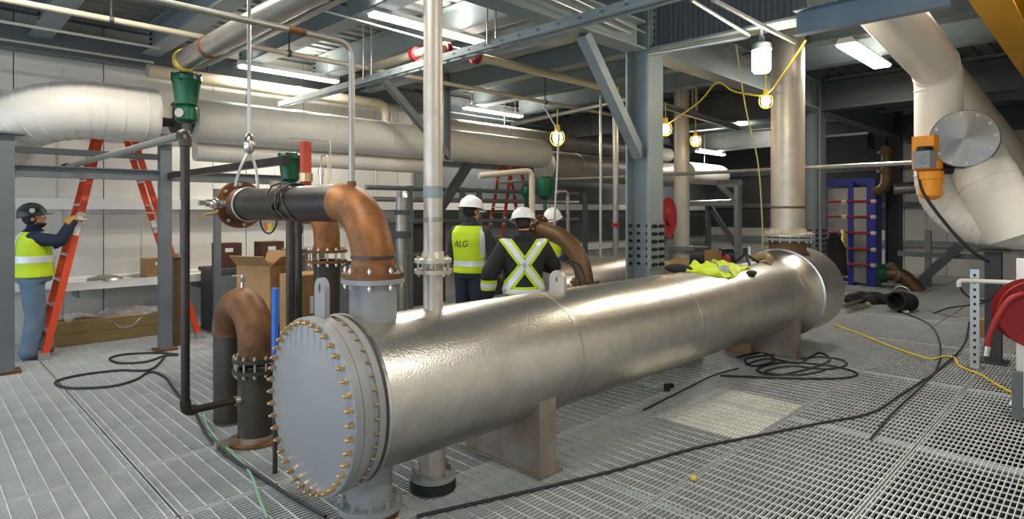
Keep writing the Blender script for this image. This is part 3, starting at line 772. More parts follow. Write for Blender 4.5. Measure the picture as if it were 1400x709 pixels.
for xx in (10.9, 12.3, 13.7): part(w3, 'jacket_band', MB().ring((xx, 8.9, 2.75), A, .328, .336, .04, 32), 'stainless')
w4 = thing('insulated_pipe', 'far white rounded pipe end seen right of the central column', 'pipe', (16, 8.5, 2.6))
part(w4, 'jacket', MB().lathe((0, 8.5, 2.81), A, [(.3, 15.3), (.3, 17.3), (.26, 17.5), (.15, 17.6), (0, 17.62)], 32), 'white_jacket')
part(w4, 'hanger', MB().cyl((16.4, 8.5, 3.1), (16.4, 8.5, 4.38), .012, .012, 8), 'steel_dark')
w5 = thing('insulated_pipe', 'upper grey white pipe with angled start above the long white pipe', 'pipe', (10, 9.45, 3.3))
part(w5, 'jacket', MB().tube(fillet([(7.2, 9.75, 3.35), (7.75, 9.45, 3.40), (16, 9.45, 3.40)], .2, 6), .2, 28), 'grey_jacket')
part(w5, 'hanger_band', MB().ring((9.2, 9.45, 3.4), A, .199, .21, .05, 28), 'steel_light'); part(w5, 'hanger_rod', MB().cyl((9.22, 9.45, 3.6), (9.22, 9.45, 4.3), .01, .01, 8), 'galv_pipe')
w6 = thing('cream_pipe', 'thick cream pipe behind the left tube lamp ending in an elbow', 'pipe', (4.5, 9.65, 3.6))
part(w6, 'pipe', MB().tube(fillet([(2.4, 9.65, 3.72), (6.35, 9.65, 3.72), (6.35, 9.65, 3.2)], .2, 8), .095, 24), 'cream_pipe')
for xx in (3.2, 5.4): part(w6, 'hanger', MB().cyl((xx, 9.65, 3.8), (xx, 9.65, 4.38), .01, .01, 8), 'steel_dark')
part(w6, 'joint', MB().ring((4.6, 9.65, 3.72), A, .094, .105, .06, 24), 'cream_pipe')

# pipe support frame at left
sf = thing('pipe_support', 'grey steel frame of posts and beams carrying the fat white pipe', 'frame', (1.5, 8.5, 0))
for xx in (.77, 2.31):
    pst = part(sf, 'post', MB().box((xx, 8.5, 1.29), (.13, .13, 2.58)), 'steel_grey'); part(pst, 'foot', MB().box((xx, 8.5, .012), (.24, .24, .024)), 'rust')
part(sf, 'beam', MB().ibeam((.3, 8.5, 2.19), (3.9, 8.5, 2.19), .13, .12, .01, .012), 'steel_grey')
part(sf, 'cradle', MB().box((.77, 8.5, 2.585), (.3, .3, .02)), 'steel_grey'); part(sf, 'cradle', MB().box((2.2, 8.5, 2.585), (.3, .3, .02)), 'steel_grey')
part(sf, 'rail', MB().box((1.55, 8.5, 2.42), (1.45, .06, .07)), 'steel_dark')
# overhead tube beam at upper left, dusty
cb = thing('overhead_tube', 'dusty round overhead tube running back to the green actuator', 'pipe', (2.32, 6, 3.4))
part(cb, 'tube', MB().cyl((2.32, 3.4, 3.52), (2.32, 7.85, 3.52), .115, .115, 24), 'galv_pipe')
part(cb, 'conduit', MB().cyl((2.50, 3.4, 3.47), (2.50, 7.9, 3.47), .018, .018, 8), 'conduit'); part(cb, 'conduit', MB().cyl((2.57, 3.4, 3.5), (2.57, 7.7, 3.5), .018, .018, 8), 'conduit')
part(cb, 'clamp', MB().ring((2.32, 6.9, 3.52), (0, 1, 0), .114, .125, .06, 24), 'rust'); part(cb, 'yellow_strap', MB().ring((2.32, 7.7, 3.52), (0, 1, 0), .114, .13, .08, 20), 'cord_yellow')

# thin lines along the roof
def line(name, pts, r, m, label, fil=None, n=10, cat='pipe'):
    return solo(name, MB().tube(fillet(pts, fil, 6) if fil else pts, r, n), m, label, cat)
def hung(name, label, pts, r, m, rods=(), fil=None):
    t = thing(name, label, 'pipe', pts[0]); part(t, 'pipe', MB().tube(fillet(pts, fil, 6) if fil else [Vector(p) for p in pts], r, 14), m)
    for (x, y, z) in rods: 
        part(t, 'hanger', MB().cyl((x, y, z), (x, y, HR), .01, .01, 8), 'steel_dark'); part(t, 'clevis', MB().ring((x - .02, y, z), A, r, r + .012, .04, 14), 'steel_dark')
    return t
hung('sprinkler_pipe', 'long cream sprinkler pipe running the length of the ceiling at left', [(.2, 7.35, 3.72), (12.5, 7.35, 3.72)], .032, 'cream_pipe', [(1.5, 7.35, 3.72), (3.4, 7.35, 3.72), (8.2, 7.35, 3.72)])
line('conduit', [(-.3, 8.3, 3.74), (2.2, 8.3, 3.74)], .018, 'conduit', 'upper thin white conduit above the fat pipe at far left', cat='conduit')
line('conduit', [(-.3, 9.15, 3.74), (2.35, 9.15, 3.74)], .018, 'conduit', 'lower thin white conduit above the fat pipe at far left', cat='conduit')
line('conduit', [(.4, 5.6, 3.86), (3.2, 5.6, 3.86)], .02, 'steel_dark', 'dark thin conduit crossing the upper left roof beams', cat='conduit')
line('conduit', [onY(440, 14, 6.0), onY(600, 58, 6.0)], .012, 'conduit', 'thin white conduit left of the tube lamp over the rusty elbow', cat='conduit')
line('conduit', [onX(385, 26, 2.75), onX(450, 0, 2.75)], .014, 'conduit', 'short bright conduit beside the dusty overhead tube', cat='conduit')
vp = thing('sprinkler_main', 'pale green main with red grooved couplings under the ceiling rack', 'pipe', (4.4, 5.75, 3.7))
part(vp, 'main', MB().tube(fillet([(4.35, 5.75, 3.7), (8.12, 5.75, 3.7), (8.12, 5.75, 3.4)], .1, 6), .055, 20), 'cream_pipe')
part(vp, 'branch', MB().cyl((4.5, 5.75, 3.7), (4.5, 7.2, 3.7), .055, .055, 20), 'cream_pipe')
for (p, ax) in (((4.62, 5.75, 3.7), A), ((5.1, 5.75, 3.7), A), ((4.5, 6.2, 3.7), (0, 1, 0))):
    part(vp, 'coupling', MB().ring(Vector(p) - Vector(ax) * .035, ax, .055, .09, .07, 20), 'red_paint')
part(vp, 'tape_wrap', MB().ring((8.0, 5.75, 3.7), A, .054, .07, .12, 16), 'cord_yellow')
part(vp, 'drop', MB().cyl((8.12, 5.75, .0), (8.12, 5.75, 3.45), .048, .048, 18), 'galv_pipe')
part(vp, 'drop_collar', MB().cyl((8.12, 5.75, 1.49), (8.12, 5.75, 1.55), .075, .075, 18), 'red_paint')
line('standing_pipe', [(7.85, 5.85, 0), (7.85, 5.85, 3.6)], .02, 'conduit', 'thin pale upright pipe beside the red collared drop pipe')
line('hanging_cable', [onX(744, 146, 6.2), onX(764, 180, 6.2), onX(762, 230, 6.2), onX(757, 320, 6.2)], .014, 'conduit', 'pale cable hanging above the brown bent pipe', cat='cable')
line('conduit', [onY(945, 0, 2.61), onY(1027, 50, 2.61), (5.86, 3.7, 3.49)], .018, 'conduit', 'bright bent conduit below the ribbed girder', fil=.06, cat='conduit')
line('conduit', [onY(975, 0, 2.24), onY(1087, 58, 2.24)], .02, 'conduit', 'straight bright conduit pointing at the tall wide pipe', cat='conduit')
line('conduit', [(CX - 2.0, CY - .16, 3.82), (CX - .25, CY - .16, 3.72)], .012, 'conduit', 'upper thin rod on the beam left of the central column', cat='conduit')
line('conduit', [(CX - 2.1, CY - .15, 3.72), (CX - .5, CY - .15, 3.66)], .012, 'conduit', 'lower thin rod on the beam left of the central column', cat='conduit')
line('conduit', [onY(400, 150, 9.0), onY(760, 210, 9.0)], .012, 'conduit', 'thin conduit just above the long white pipe', cat='conduit')
line('strut', [onX(700, 170, 8.0), onX(860, 135, 8.0)], .035, 'conduit', 'pale diagonal strut above the caged bulb', cat='strut')
line('cross_pipe', [(8.62, 1.62, 2.33), (8.62, 9.0, 2.33)], .028, 'galv_pipe', 'thin horizontal pipe crossing behind the tall wide pipe')

# ------------------------------------------------------------------ people
def remesh(mb, voxel, smooth=6):
    me = mb.mesh('tmp', None, 0); o = bpy.data.objects.new('tmp', me); COL.objects.link(o)
    m = o.modifiers.new('r', 'REMESH'); m.mode = 'VOXEL'; m.voxel_size = voxel; m.use_smooth_shade = True
    s = o.modifiers.new('s', 'SMOOTH'); s.factor = .5; s.iterations = smooth
    dg = bpy.context.evaluated_depsgraph_get(); dg.update()
    out = bpy.data.meshes.new_from_object(o.evaluated_get(dg))
    bpy.data.objects.remove(o); bpy.data.meshes.remove(me)
    out.polygons.foreach_set('use_smooth', [True] * len(out.polygons))
    return out
def cut(me, planes, offset=0.0, name='m', keep=None):
    bm = bmesh.new(); bm.from_mesh(me)
    for (co, no) in planes:      # keep the side the normal points to
        geom = bm.verts[:] + bm.edges[:] + bm.faces[:]
        bmesh.ops.bisect_plane(bm, geom=geom, plane_co=co, plane_no=no, clear_inner=True)
    if keep:
        bmesh.ops.delete(bm, geom=[f for f in bm.faces if not keep(f.calc_center_median(), f.normal)], context='FACES')
    bm.normal_update()
    if offset:
        for v in bm.verts: v.co += v.normal * offset
    out = bpy.data.meshes.new(name); bm.to_mesh(out); bm.free()
    out.polygons.foreach_set('use_smooth', [True] * len(out.polygons))
    return out
def mpart(parent, name, me, m, label=None):
    me.materials.clear(); o = link(name, me, m, parent)
    if label: o['label'] = label
    return o
def hand(mb, w, d, nrm, sgn, curl=.6, s=1.0, fat=0.0):
    # w wrist, d hand direction, nrm palm normal, sgn thumb side
    w, d, nrm = Vector(w), Vector(d).normalized(), Vector(nrm).normalized()
    nrm = (nrm - d * nrm.dot(d)).normalized(); side = d.cross(nrm) * sgn
    for k in range(4):
        off = side * ((1.5 - k) * .019 * s)
        mb.caps(w + d * .01, w + d * .085 * s + off, .014 * s + fat, .0115 * s + fat, 10)
        L = [.078, .086, .080, .062][k] * s; p = w + d * .085 * s + off; a = curl * .5; r = .0088 * s + fat
        for q in range(3):
            dd = d * math.cos(a) + nrm * math.sin(a); p2 = p + dd * L * (.44, .32, .24)[q]
            mb.caps(p, p2, r * (1 - .08 * q), r * (.94 - .08 * q), 10); p = p2; a += curl
    p = w + d * .025 * s + side * .02 * s
    for q, L in enumerate((.042, .034, .028)):
        dd = (d * .75 + side * (.75 - .3 * q) + nrm * (.2 + curl * .35 * q)).normalized(); p2 = p + dd * L * s
        mb.caps(p, p2, (.0125 - .0012 * q) * s + fat, (.0115 - .0012 * q) * s + fat, 10); p = p2
TORSO = [(.90, .112, .165), (.96, .118, .172), (1.06, .108, .152), (1.2, .118, .165), (1.33, .124, .185), (1.41, .11, .188), (1.47, .085, .145), (1.51, .062, .075)]
def person(label, loc, rz, s, arms, legs, head, wear):
    t = thing('person', label, 'person', loc, rz)
    def S(p): return Vector(p) * s
    hr = Euler((head.get('roll', 0), -head.get('pitch', 0), head.get('yaw', 0)), 'ZYX').to_matrix()
    hp = S(head.get('pos', (.015, 0, 1.555)))
    def Hd(p): return hp + hr @ (Vector(p) * s)
    lean = head.get('lean', 0.0)
    bulk = wear.get('bulk', 0.0)
    def tor(inf, z0=0, z1=9): return [((lean * (z - .9) * s + bulk * .4 * (z < 1.3), 0, z * s), (rx + inf + bulk * (1.5 if z < 1.3 else .6) * (z < 1.5)) * s, (ry + inf + bulk * (z < 1.45)) * s) for (z, rx, ry) in TORSO if z0 <= z <= z1]
    b = MB().loft(tor(0))
    b.caps(S((lean * .6, 0, 1.47)), hp + Vector((0, 0, .03 * s)), .058 * s, .056 * s)
    b.sph(Hd((.008, 0, .115)), [.098 * s, .077 * s, .105 * s], 20, 14, hr); b.sph(Hd((.042, 0, .045)), [.062 * s, .058 * s, .062 * s], 16, 10, hr)
    b.sph(Hd((.085, 0, .11)), [.022 * s, .05 * s, .014 * s], 12, 8, hr)      # brow
    b.caps(Hd((.095, 0, .10)), Hd((.116, 0, .072)), .010 * s, .014 * s, 10); b.sph(Hd((.104, 0, .066)), [.012 * s, .019 * s, .009 * s], 10, 8, hr)
    b.sph(Hd((.097, 0, .038)), [.010 * s, .024 * s, .007 * s], 10, 8, hr); b.sph(Hd((.095, 0, .026)), [.011 * s, .022 * s, .007 * s], 10, 8, hr); b.sph(Hd((.085, 0, .0)), [.02 * s, .024 * s, .016 * s], 10, 8, hr)
    for sg in (1, -1): b.sph(Hd((-.005, sg * .079, .082)), [.02 * s, .009 * s, .032 * s], 10, 8, hr)
    jk = MB().loft([(c, rx, ry) for (c, rx, ry) in tor(wear.get('coat', .018) + .004, .9 if wear.get('long') else .94, 1.52)])
    jk.caps(S((lean * .58, 0, 1.45)), S((lean * .62 + .002, 0, 1.53)), .085 * s, .078 * s)
    if wear.get('hood'): jk.sph(S((lean * .6 - .075, 0, 1.50)), [.075 * s, .13 * s, .06 * s])
    tr = MB().loft([((lean * (z - .9) * s + bulk * .4, 0, z * s), (rx + .016 + bulk * 1.55) * s, (ry + .016 + bulk) * s) for (z, rx, ry) in TORSO[:3]])
    gloves = []
    ci = wear.get('coat', .018)
    for sg, A_ in ((1, arms['L']), (-1, arms['R'])):
        sh = S((lean * .55, sg * .175, 1.415)); e, w = S(A_['elbow']), S(A_['wrist']); hd = Vector(A_['dir']).normalized()
        b.caps(sh, e, .053 * s, .042 * s); b.caps(e, w, .042 * s, .028 * s)
        hand(b, w, hd, A_['palm'], A_.get('thumb', 1), A_.get('curl', .55), s)
        jk.caps(sh, e, (.058 + ci) * s, (.046 + ci) * s); wc = w - (w - e).normalized() * .01 * s; jk.caps(e, wc, (.047 + ci) * s, (.036 + ci * .7) * s)
        if wear.get('gloves'): gl = MB(); hand(gl, w, hd, A_['palm'], A_.get('thumb', 1), A_.get('curl', .55), s, .004); mpart(t, 'glove', remesh(gl, .0075, 3), 'glove_pale')
    for sg, L in ((1, legs['L']), (-1, legs['R'])):
        h, k, a = S((0, sg * .088, .91)), S(L['knee']), S(L['ankle']); fd = Vector(L.get('dir', (1, sg * .12, 0))).normalized()
        b.caps(h, k, .085 * s, .058 * s); b.caps(k, a, .056 * s, .04 * s); b.caps(a, a + fd * .15 * s + Vector((0, 0, -.045 * s)), .036 * s, .028 * s)
        tr.caps(h, k, (.103 + bulk * .6) * s, (.08 + bulk * .6) * s); tr.caps(k, a + Vector((0, 0, .0)), (.078 + bulk * .6) * s, (.07 + bulk * .7) * s)
        bo = MB(); bo.caps(a + Vector((0, 0, .08 * s)), a - Vector((0, 0, .03 * s)), .05 * s, .048 * s); bo.caps(a - fd * .03 * s - Vector((0, 0, .045 * s)), a + fd * .165 * s - Vector((0, 0, .048 * s)), .045 * s, .043 * s)
        mpart(t, 'boot', cut(remesh(bo, .011, 4), [((0, 0, .003), (0, 0, 1))]), 'boot')
    mpart(t, 'body', remesh(b, .0085), 'skin')
    jm = remesh(jk, .012, 8); jo = mpart(t, 'jacket', jm, wear['jacket'])
    mpart(t, 'trousers', remesh(tr, .012, 8), wear['trousers'])
    if wear.get('gloves'):
        A_ = arms['R']; w = S(A_['wrist']); d = Vector(A_['dir']).normalized(); part(t, 'glove_cuff', MB().cyl(w - d * .09 * s, w + d * .03 * s, .058 * s, .047 * s, 20), 'glove_tan', local=True)
        A_ = arms['L']; w = S(A_['wrist']); d = Vector(A_['dir']).normalized(); part(t, 'glove_cuff', MB().cyl(w - d * .09 * s, w + d * .03 * s, .058 * s, .047 * s, 20), 'glove_tan', local=True)
    # face details
    for sg in (1, -1):
        e = part(t, 'eye', MB().sph(Hd((.088, sg * .032, .092)), .0125 * s, 12, 8), 'eye_white', local=True)
        part(e, 'iris', MB().sph(Hd((.097, sg * .032, .092)), .0058 * s, 10, 6), 'hair', local=True)
    hm = MB().sph(Hd((-.012, 0, .105)), [.096 * s, .083 * s, .098 * s], 20, 14, hr)
    hme = cut(remesh(hm, .01, 2), [(Hd((.03, 0, 0)), hr @ Vector((-1, 0, .25)))]); mpart(t, 'hair', hme, 'hair')
    if head.get('beard'):
        bd = MB().sph(Hd((.05, 0, .022)), [.066 * s, .064 * s, .058 * s], 18, 12, hr)
        mpart(t, 'beard', cut(remesh(bd, .009, 2), [(Hd((0, 0, .045)), hr @ Vector((-.35, 0, -1)))]), 'hair')
    # hard hat
    hh = MB(); prof = [(.132, 0), (.130, .02), (.122, .06), (.102, .095), (.068, .122), (.03, .134), (0, .136)]
    n = 28; vs = []; fs = []
    for (r, h) in prof:
        for k in range(n):
            a = 2 * PI * k / n; vs.append(Hd((-.004 + r * 1.12 * math.cos(a), r * .98 * math.sin(a), .128 + h)))
    for i in range(len(prof) - 1):
        for k in range(n): j = (k + 1) % n; fs.append((i * n + k, i * n + j, (i + 1) * n + j, (i + 1) * n + k))
    hh.add(vs, fs); ho = part(t, 'hard_hat', hh, wear['hat'], local=True)
    br = MB(); vs = []
    for (ro, hz) in ((.128, .006), (.15, 0), (.15, -.005), (.126, -.003)):
        for k in range(n):
            a = 2 * PI * k / n; vis = 1 + .28 * max(0, math.cos(a)) ** 2
            vs.append(Hd((-.004 + ro * 1.1 * vis * math.cos(a), ro * .98 * math.sin(a), .128 + hz - .02 * max(0, math.cos(a)))))
    fs = []
    for i in range(4):
        for k in range(n): j = (k + 1) % n; i2 = (i + 1) % 4; fs.append((i * n + k, i * n + j, i2 * n + j, i2 * n + k))
    br.add(vs, fs); part(ho, 'brim', br, wear['hat'], local=True)
    part(ho, 'ridge', MB().tube([Hd((-.004 + .138 * math.cos(a), 0, .135 + .132 * math.sin(a))) for a in [.5 + 2.1 * k / 14 for k in range(15)]], .012 * s, 8), wear['hat'], local=True)
    for (p, nn, r, m) in head.get('stickers', ()):
        c = Hd(p); d = (hr @ Vector(nn)).normalized(); part(ho, 'sticker', MB().cyl(c - d * .02, c + d * .006, r, r, 14), m, local=True)
    # vest
    if wear.get('vest'):
        vm = MB().loft([(c, rx, ry) for (c, rx, ry) in tor(.038, .95, 1.52)])
        vme = cut(remesh(vm, .012, 6), [((0, 0, .945 * s), (0, 0, 1)), ((0, 0, 1.485 * s), (0, 0, -1))])
        vo = mpart(t, 'vest', vme, 'hivis')
        for (co, no, co2, no2, kp) in wear['stripes']:
            mpart(vo, 'reflective_stripe', cut(vme, [(S(co), no), (S(co2), no2)], .005, 'stripe', kp), 'reflect')
        t['_v'] = 1; del t['_v']
        return t, vme, vo, jm, jo
    return t, None, None, jm, jo
HB = lambda z0, z1: ((0, 0, z0), (0, 0, 1), (0, 0, z1), (0, 0, -1), None)
STAND = {'L': dict(knee=(.02, .10, .5), ankle=(-.01, .11, .095)), 'R': dict(knee=(.02, -.10, .5), ankle=(-.01, -.11, .095))}

# worker on the left reaching for the ladder
W1 = Vector((1.06, 9.15, 0))
person('bearded person in dark hard hat, lime vest and jeans holding the orange ladder', W1, -.08, 1.01,
       {'R': dict(elbow=(.25, -.29, 1.38), wrist=(.385, -.235, 1.63), dir=(.62, .12, .5), palm=(.3, .9, -.2), thumb=-1, curl=.75),
        'L': dict(elbow=(.24, .27, 1.33), wrist=(.40, .17, 1.53), dir=(.7, .05, .4), palm=(.3, .9, -.2), thumb=-1, curl=.75)},
       {'L': dict(knee=(.05, .10, .5), ankle=(.02, .12, .095)), 'R': dict(knee=(.03, -.10, .5), ankle=(-.03, -.12, .095))},
       dict(pitch=.22, yaw=-.1, beard=True, pos=(.035, 0, 1.555), lean=.03, stickers=[((.02, -.128, .185), (.1, -1, .3), .028, 'hat_white'), ((-.14, 0, .16), (-1, 0, .2), .03, 'hat_white')]),
       dict(jacket='navy', trousers='denim', hat='hat_black', vest=True, gloves=True, coat=.024, bulk=.035,
            stripes=[HB(1.13, 1.21), ((0, -.075, 0), (0, -1, 0), (0, -.13, 0), (0, 1, 0), lambda c, n_: c.z > 1.14), ((0, .075, 0), (0, 1, 0), (0, .13, 0), (0, -1, 0), lambda c, n_: c.z > 1.14)]))
# worker in lime vest seen from the back
q = at(643, 400, 7.2)
t2, vme2, vo2, _, _ = person('person in white hard hat and lime vest seen from behind, left of the group', (q.x, q.y, 0), math.radians(22), 1.06,
       {'L': dict(elbow=(.06, .27, 1.12), wrist=(.24, .22, .98), dir=(.8, -.2, -.2), palm=(0, -.6, -.6), thumb=1, curl=.5),
        'R': dict(elbow=(.04, -.29, 1.13), wrist=(.22, -.25, .96), dir=(.8, .2, -.25), palm=(0, .6, -.6), thumb=-1, curl=.5)}, STAND,
       dict(yaw=-.35, pitch=-.12, stickers=[((-.125, .0, .185), (-1, 0, .35), .026, 'sticker_red')]),
       dict(jacket='charcoal', trousers='denim_dark', hat='hat_white', vest=True, stripes=[HB(1.04, 1.10), ((0, -.165, 0), (0, -1, 0), (0, -.25, 0), (0, 1, 0), lambda c, n_: c.z > 1.2)]))
# letters printed on the vest back
def print_on(vo, vme, txt, cy, cz, size):
    cu = bpy.data.curves.new('txt', 'FONT'); cu.body = txt; cu.size = size; cu.align_x = 'CENTER'; cu.resolution_u = 3; cu.shear = .25
    to = bpy.data.objects.new('txt', cu); COL.objects.link(to); dg = bpy.context.evaluated_depsgraph_get(); dg.update()
    me = bpy.data.meshes.new_from_object(to.evaluated_get(dg)); bpy.data.objects.remove(to)
    bm = bmesh.new(); bm.from_mesh(vme); tree = BVHTree.FromBMesh(bm); bm.free()
    bm = bmesh.new(); bm.from_mesh(me); bmesh.ops.triangulate(bm, faces=bm.faces); bmesh.ops.subdivide_edges(bm, edges=bm.edges, cuts=1)
    for v in bm.verts:
        o = Vector((-1, cy - v.co.x, cz + v.co.y)); h = tree.ray_cast(o, Vector((1, 0, 0)))
        if h[0]: v.co = h[0] + Vector((-.006, 0, 0))
        else: v.co = Vector((-.15, o.y, o.z))
    me2 = bpy.data.meshes.new('lettering'); bm.to_mesh(me2); bm.free(); return me2
mpart(vo2, 'lettering', print_on(vo2, vme2, 'ALG', .045, 1.335, .10), 'ink')
mpart(vo2, 'lettering_underline', print_on(vo2, vme2, '_____', .045, 1.335, .055), 'ink')
# worker in black coat with crossed lime bands
q = at(716, 400, 6.3)
t3, _, _, jm3, j3 = person('person in black coat with lime X on the back and white hard hat', (q.x, q.y, 0), math.radians(48), .985,
       {'L': dict(elbow=(-.04, .36, 1.13), wrist=(.05, .38, .88), dir=(.2, .02, -1), palm=(.3, -1, 0), thumb=1, curl=.5),
        'R': dict(elbow=(.15, -.33, 1.18), wrist=(.38, -.2, 1.18), dir=(1, .2, .1), palm=(0, 0, -1), thumb=-1, curl=.6)}, STAND,
       dict(yaw=-.25, pitch=-.2, pos=(.03, 0, 1.555), lean=.06), dict(jacket='black_cloth', trousers='black_cloth', hat='hat_white', coat=.045, long=True, hood=True))
back = lambda c, n_: n_.x < -.1 and abs(c.y) < .26 and c.z < 1.46 and c.z > .86
def xband(parent, sg, w, m, off, nm):
    dirv = Vector((0, sg * .42, .56)).normalized(); nn = Vector((0, dirv.z, -dirv.y)); c0 = Vector((0, 0, 1.2))
    return mpart(parent, nm, cut(jm3, [(c0 - nn * w, nn), (c0 + nn * w, -nn)], off, nm, back), m)
for sg in (1, -1):
    xb = xband(j3, sg, .055, 'hivis', .005, 'lime_band'); xband(xb, sg, .028, 'reflect', .009, 'reflective_stripe')
core = lambda c, n_: abs(c.y) < .235
hb = mpart(j3, 'lime_band', cut(jm3, [((0, 0, .885), (0, 0, 1)), ((0, 0, .975), (0, 0, -1))], .005, 'b', core), 'hivis'); mpart(hb, 'reflective_stripe', cut(jm3, [((0, 0, .905), (0, 0, 1)), ((0, 0, .95), (0, 0, -1))], .009, 'b', core), 'reflect')
cuff = lambda c, n_: c.y > .28
hb = mpart(j3, 'cuff_band', cut(jm3, [((0, 0, .93), (0, 0, 1)), ((0, 0, 1.04), (0, 0, -1))], .005, 'b', cuff), 'hivis'); mpart(hb, 'reflective_stripe', cut(jm3, [((0, 0, .955), (0, 0, 1)), ((0, 0, 1.01), (0, 0, -1))], .009, 'b', cuff), 'reflect')
# fourth worker, half hidden
q = at(757, 400, 8.75)
person('person in white hard hat mostly hidden behind the black coat and brown pipe', (q.x, q.y, 0), math.radians(195), .985,
       {'L': dict(elbow=(.1, .27, 1.14), wrist=(.3, .2, 1.05), dir=(1, -.2, 0), palm=(0, -.6, -.6), thumb=1, curl=.5),
        'R': dict(elbow=(.1, -.28, 1.14), wrist=(.3, -.2, 1.02), dir=(1, .2, 0), palm=(0, .6, -.6), thumb=-1, curl=.5)}, STAND,
       dict(yaw=.1, pitch=-.2), dict(jacket='navy', trousers='denim_dark', hat='hat_white', vest=True, stripes=[HB(1.08, 1.14)]))

# ------------------------------------------------------------------ ladders
def ladder(label, XL, XR, ZA, y0, y1, m, XA_, nr=8, top=.2):
    t = thing('step_ladder', label, 'ladder', ((XL + XR) / 2, (y0 + y1) / 2, 0)); ym = (y0 + y1) / 2
    def P(xf, yy, z):   # rail point at height z
        k = z / ZA; return Vector((xf + ((XA_ - .07 if xf < XA_ else XA_ + .07) - xf) * k, ym + (yy - ym) * (1 - .35 * k), z))
    for xf in (XL, XR):
        for yy in (y0, y1):
            r = part(t, 'rail', MB().extr([(-.014, -.036), (.014, -.036), (.014, .036), (-.014, .036)], P(xf, yy, .03), P(xf, yy, ZA), up=(1, 0, 0)), m)
            f = P(xf, yy, 0); part(r, 'foot', MB().box((f.x, f.y, .04), (.11, .05, .08)), 'alum')
            c = P(xf, yy, 1.62); sgn = -1 if yy == y0 else 1
            part(r, 'warning_label', MB().extr([(-.018, -.03), (.018, -.03), (.018, .03), (-.018, .03)], P(xf, yy, 1.45), P(xf, yy, 1.62), up=(1, 0, 0)), 'white_paint')
        for k in range(nr):
            z = .3 + k * .305; a, b_ = P(xf, y0, z), P(xf, y1, z)
            part(t, 'step', MB().extr([(-.035, -.012), (.035, -.012), (.035, .012), (-.035, .012)], a, b_), 'alum')
    part(t, 'spreader', MB().cyl(P(XL, y1, 1.72), P(XR, y1, 1.72), .01, .01, 8), 'alum'); part(t, 'spreader', MB().cyl(P(XL, y0, 1.72), P(XR, y0, 1.72), .01, .01, 8), 'alum')
    part(t, 'top_cap', MB().box((XA_, ym, ZA + .02), (.26, (y1 - y0) * .65 + .06, .07)), m)
    return t
ladder('tall orange step ladder between the fat white pipe and the panel wall', 1.15, 2.86, 3.12, 8.93, 9.42, 'orange_ladder', 1.89, 9)
a = onY(697, 380, 9.45)
ladder('distant dark orange step ladder between the two workers', a.x - .7, a.x + .9, 3.0, a.y - .25, a.y + .25, 'red_tag', a.x + .0, 8)

# ------------------------------------------------------------------ wall clutter, left
tb = thing('timber_stack', 'stack of long timber beams on the floor against the wall', 'timber', (2, 9.7, 0))
for j in range(2):
    for i in range(2):
        part(tb, 'beam', MB().box((2.0 + .04 * i, 9.66 + .17 * i, .08 + .155 * j), (1.3 + .05 * j, .16, .15)), 'timber')
pf = MB(); nx, ny = 26, 8; vs = []; fs = []
for i in range(nx):
    for j in range(ny):
        u, v = i / (nx - 1), j / (ny - 1); random.seed(i * 31 + j)
        zz = .335 + .05 * math.sin(u * 9 + v * 3) + .05 * random.random()
        if v < .3: zz -= .05 * (1 - v / .3) + (.10 * max(0, math.sin(u * 8 - 3)) if v < .1 else 0)
        vs.append((1.45 + 1.25 * u, 9.57 + .40 * v, zz))
for i in range(nx - 1):
    for j in range(ny - 1): fs.append((i * ny + j, (i + 1) * ny + j, (i + 1) * ny + j + 1, i * ny + j + 1))
pf.add(vs, fs); solo('plastic_sheet', pf, 'plastic_film', 'crumpled clear plastic sheet lying over the timber beams', 'sheet')
random.seed(11)
def carton(name, label, c, size, rz=0, m='cardboard', open_=False):
    t = thing(name, label, 'box', (c[0], c[1], c[2]), rz); w, d, h = size; k = .008
    if open_:
        for (cc, ss) in (((0, -d / 2, h / 2), (w, k, h)), ((0, d / 2, h / 2), (w, k, h)), ((-w / 2, 0, h / 2), (k, d, h)), ((w / 2, 0, h / 2), (k, d, h)), ((0, 0, k), (w, d, k))):
            part(t, 'panel', MB().box(cc, ss), m, local=True)
        for (cc, ss, R) in (((0, -d / 2 - .06, h + .05), (w, k, .17), Matrix.Rotation(.9, 3, 'X')), ((-w / 2 - .05, 0, h + .05), (k, d, .17), Matrix.Rotation(-.8, 3, 'Y')), ((w / 2 + .04, 0, h + .06), (k, d, .17), Matrix.Rotation(.5, 3, 'Y'))):
            part(t, 'flap', MB().box(cc, ss, R), m, local=True)
    else:
        part(t, 'body', MB().box((0, 0, h / 2), (w, d, h)), m, local=True)
        part(t, 'tape', MB().box((0, 0, h + .001), (w + .002, .05, .002)), 'pale_wood', local=True)
        part(t, 'print', MB().box((-.02, -d / 2 - .001, h * .72), (w * .35, .002, h * .16)), 'white_paint', local=True)
    return t
sh = thing('wall_shelf', 'white shelf ledge on the wall behind the ladder', 'shelf', (2.2, 9.95, .72))
part(sh, 'board', MB().bx((1.45, 9.72, .76), (3.25, 10.08, .80)), 'white_paint'); part(sh, 'front_lip', MB().bx((1.45, 9.70, .70), (3.25, 9.72, .81)), 'white_paint')
for xx in (1.6, 3.1): part(sh, 'bracket', MB().bx((xx, 9.74, .6), (xx + .03, 10.08, .76)), 'steel_grey')
carton('cardboard_box', 'small closed cardboard box on the wall shelf', (2.62, 9.9, .80), (.42, .3, .27))
solo('shelf_rag', MB().lathe((1.95, 9.9, .80), (0, 0, 1), [(.22, 0), (.2, .03), (.1, .06), (.02, .07)], 14), 'galv_pipe', 'grey crumpled rag on the wall shelf beside the box', 'rag')
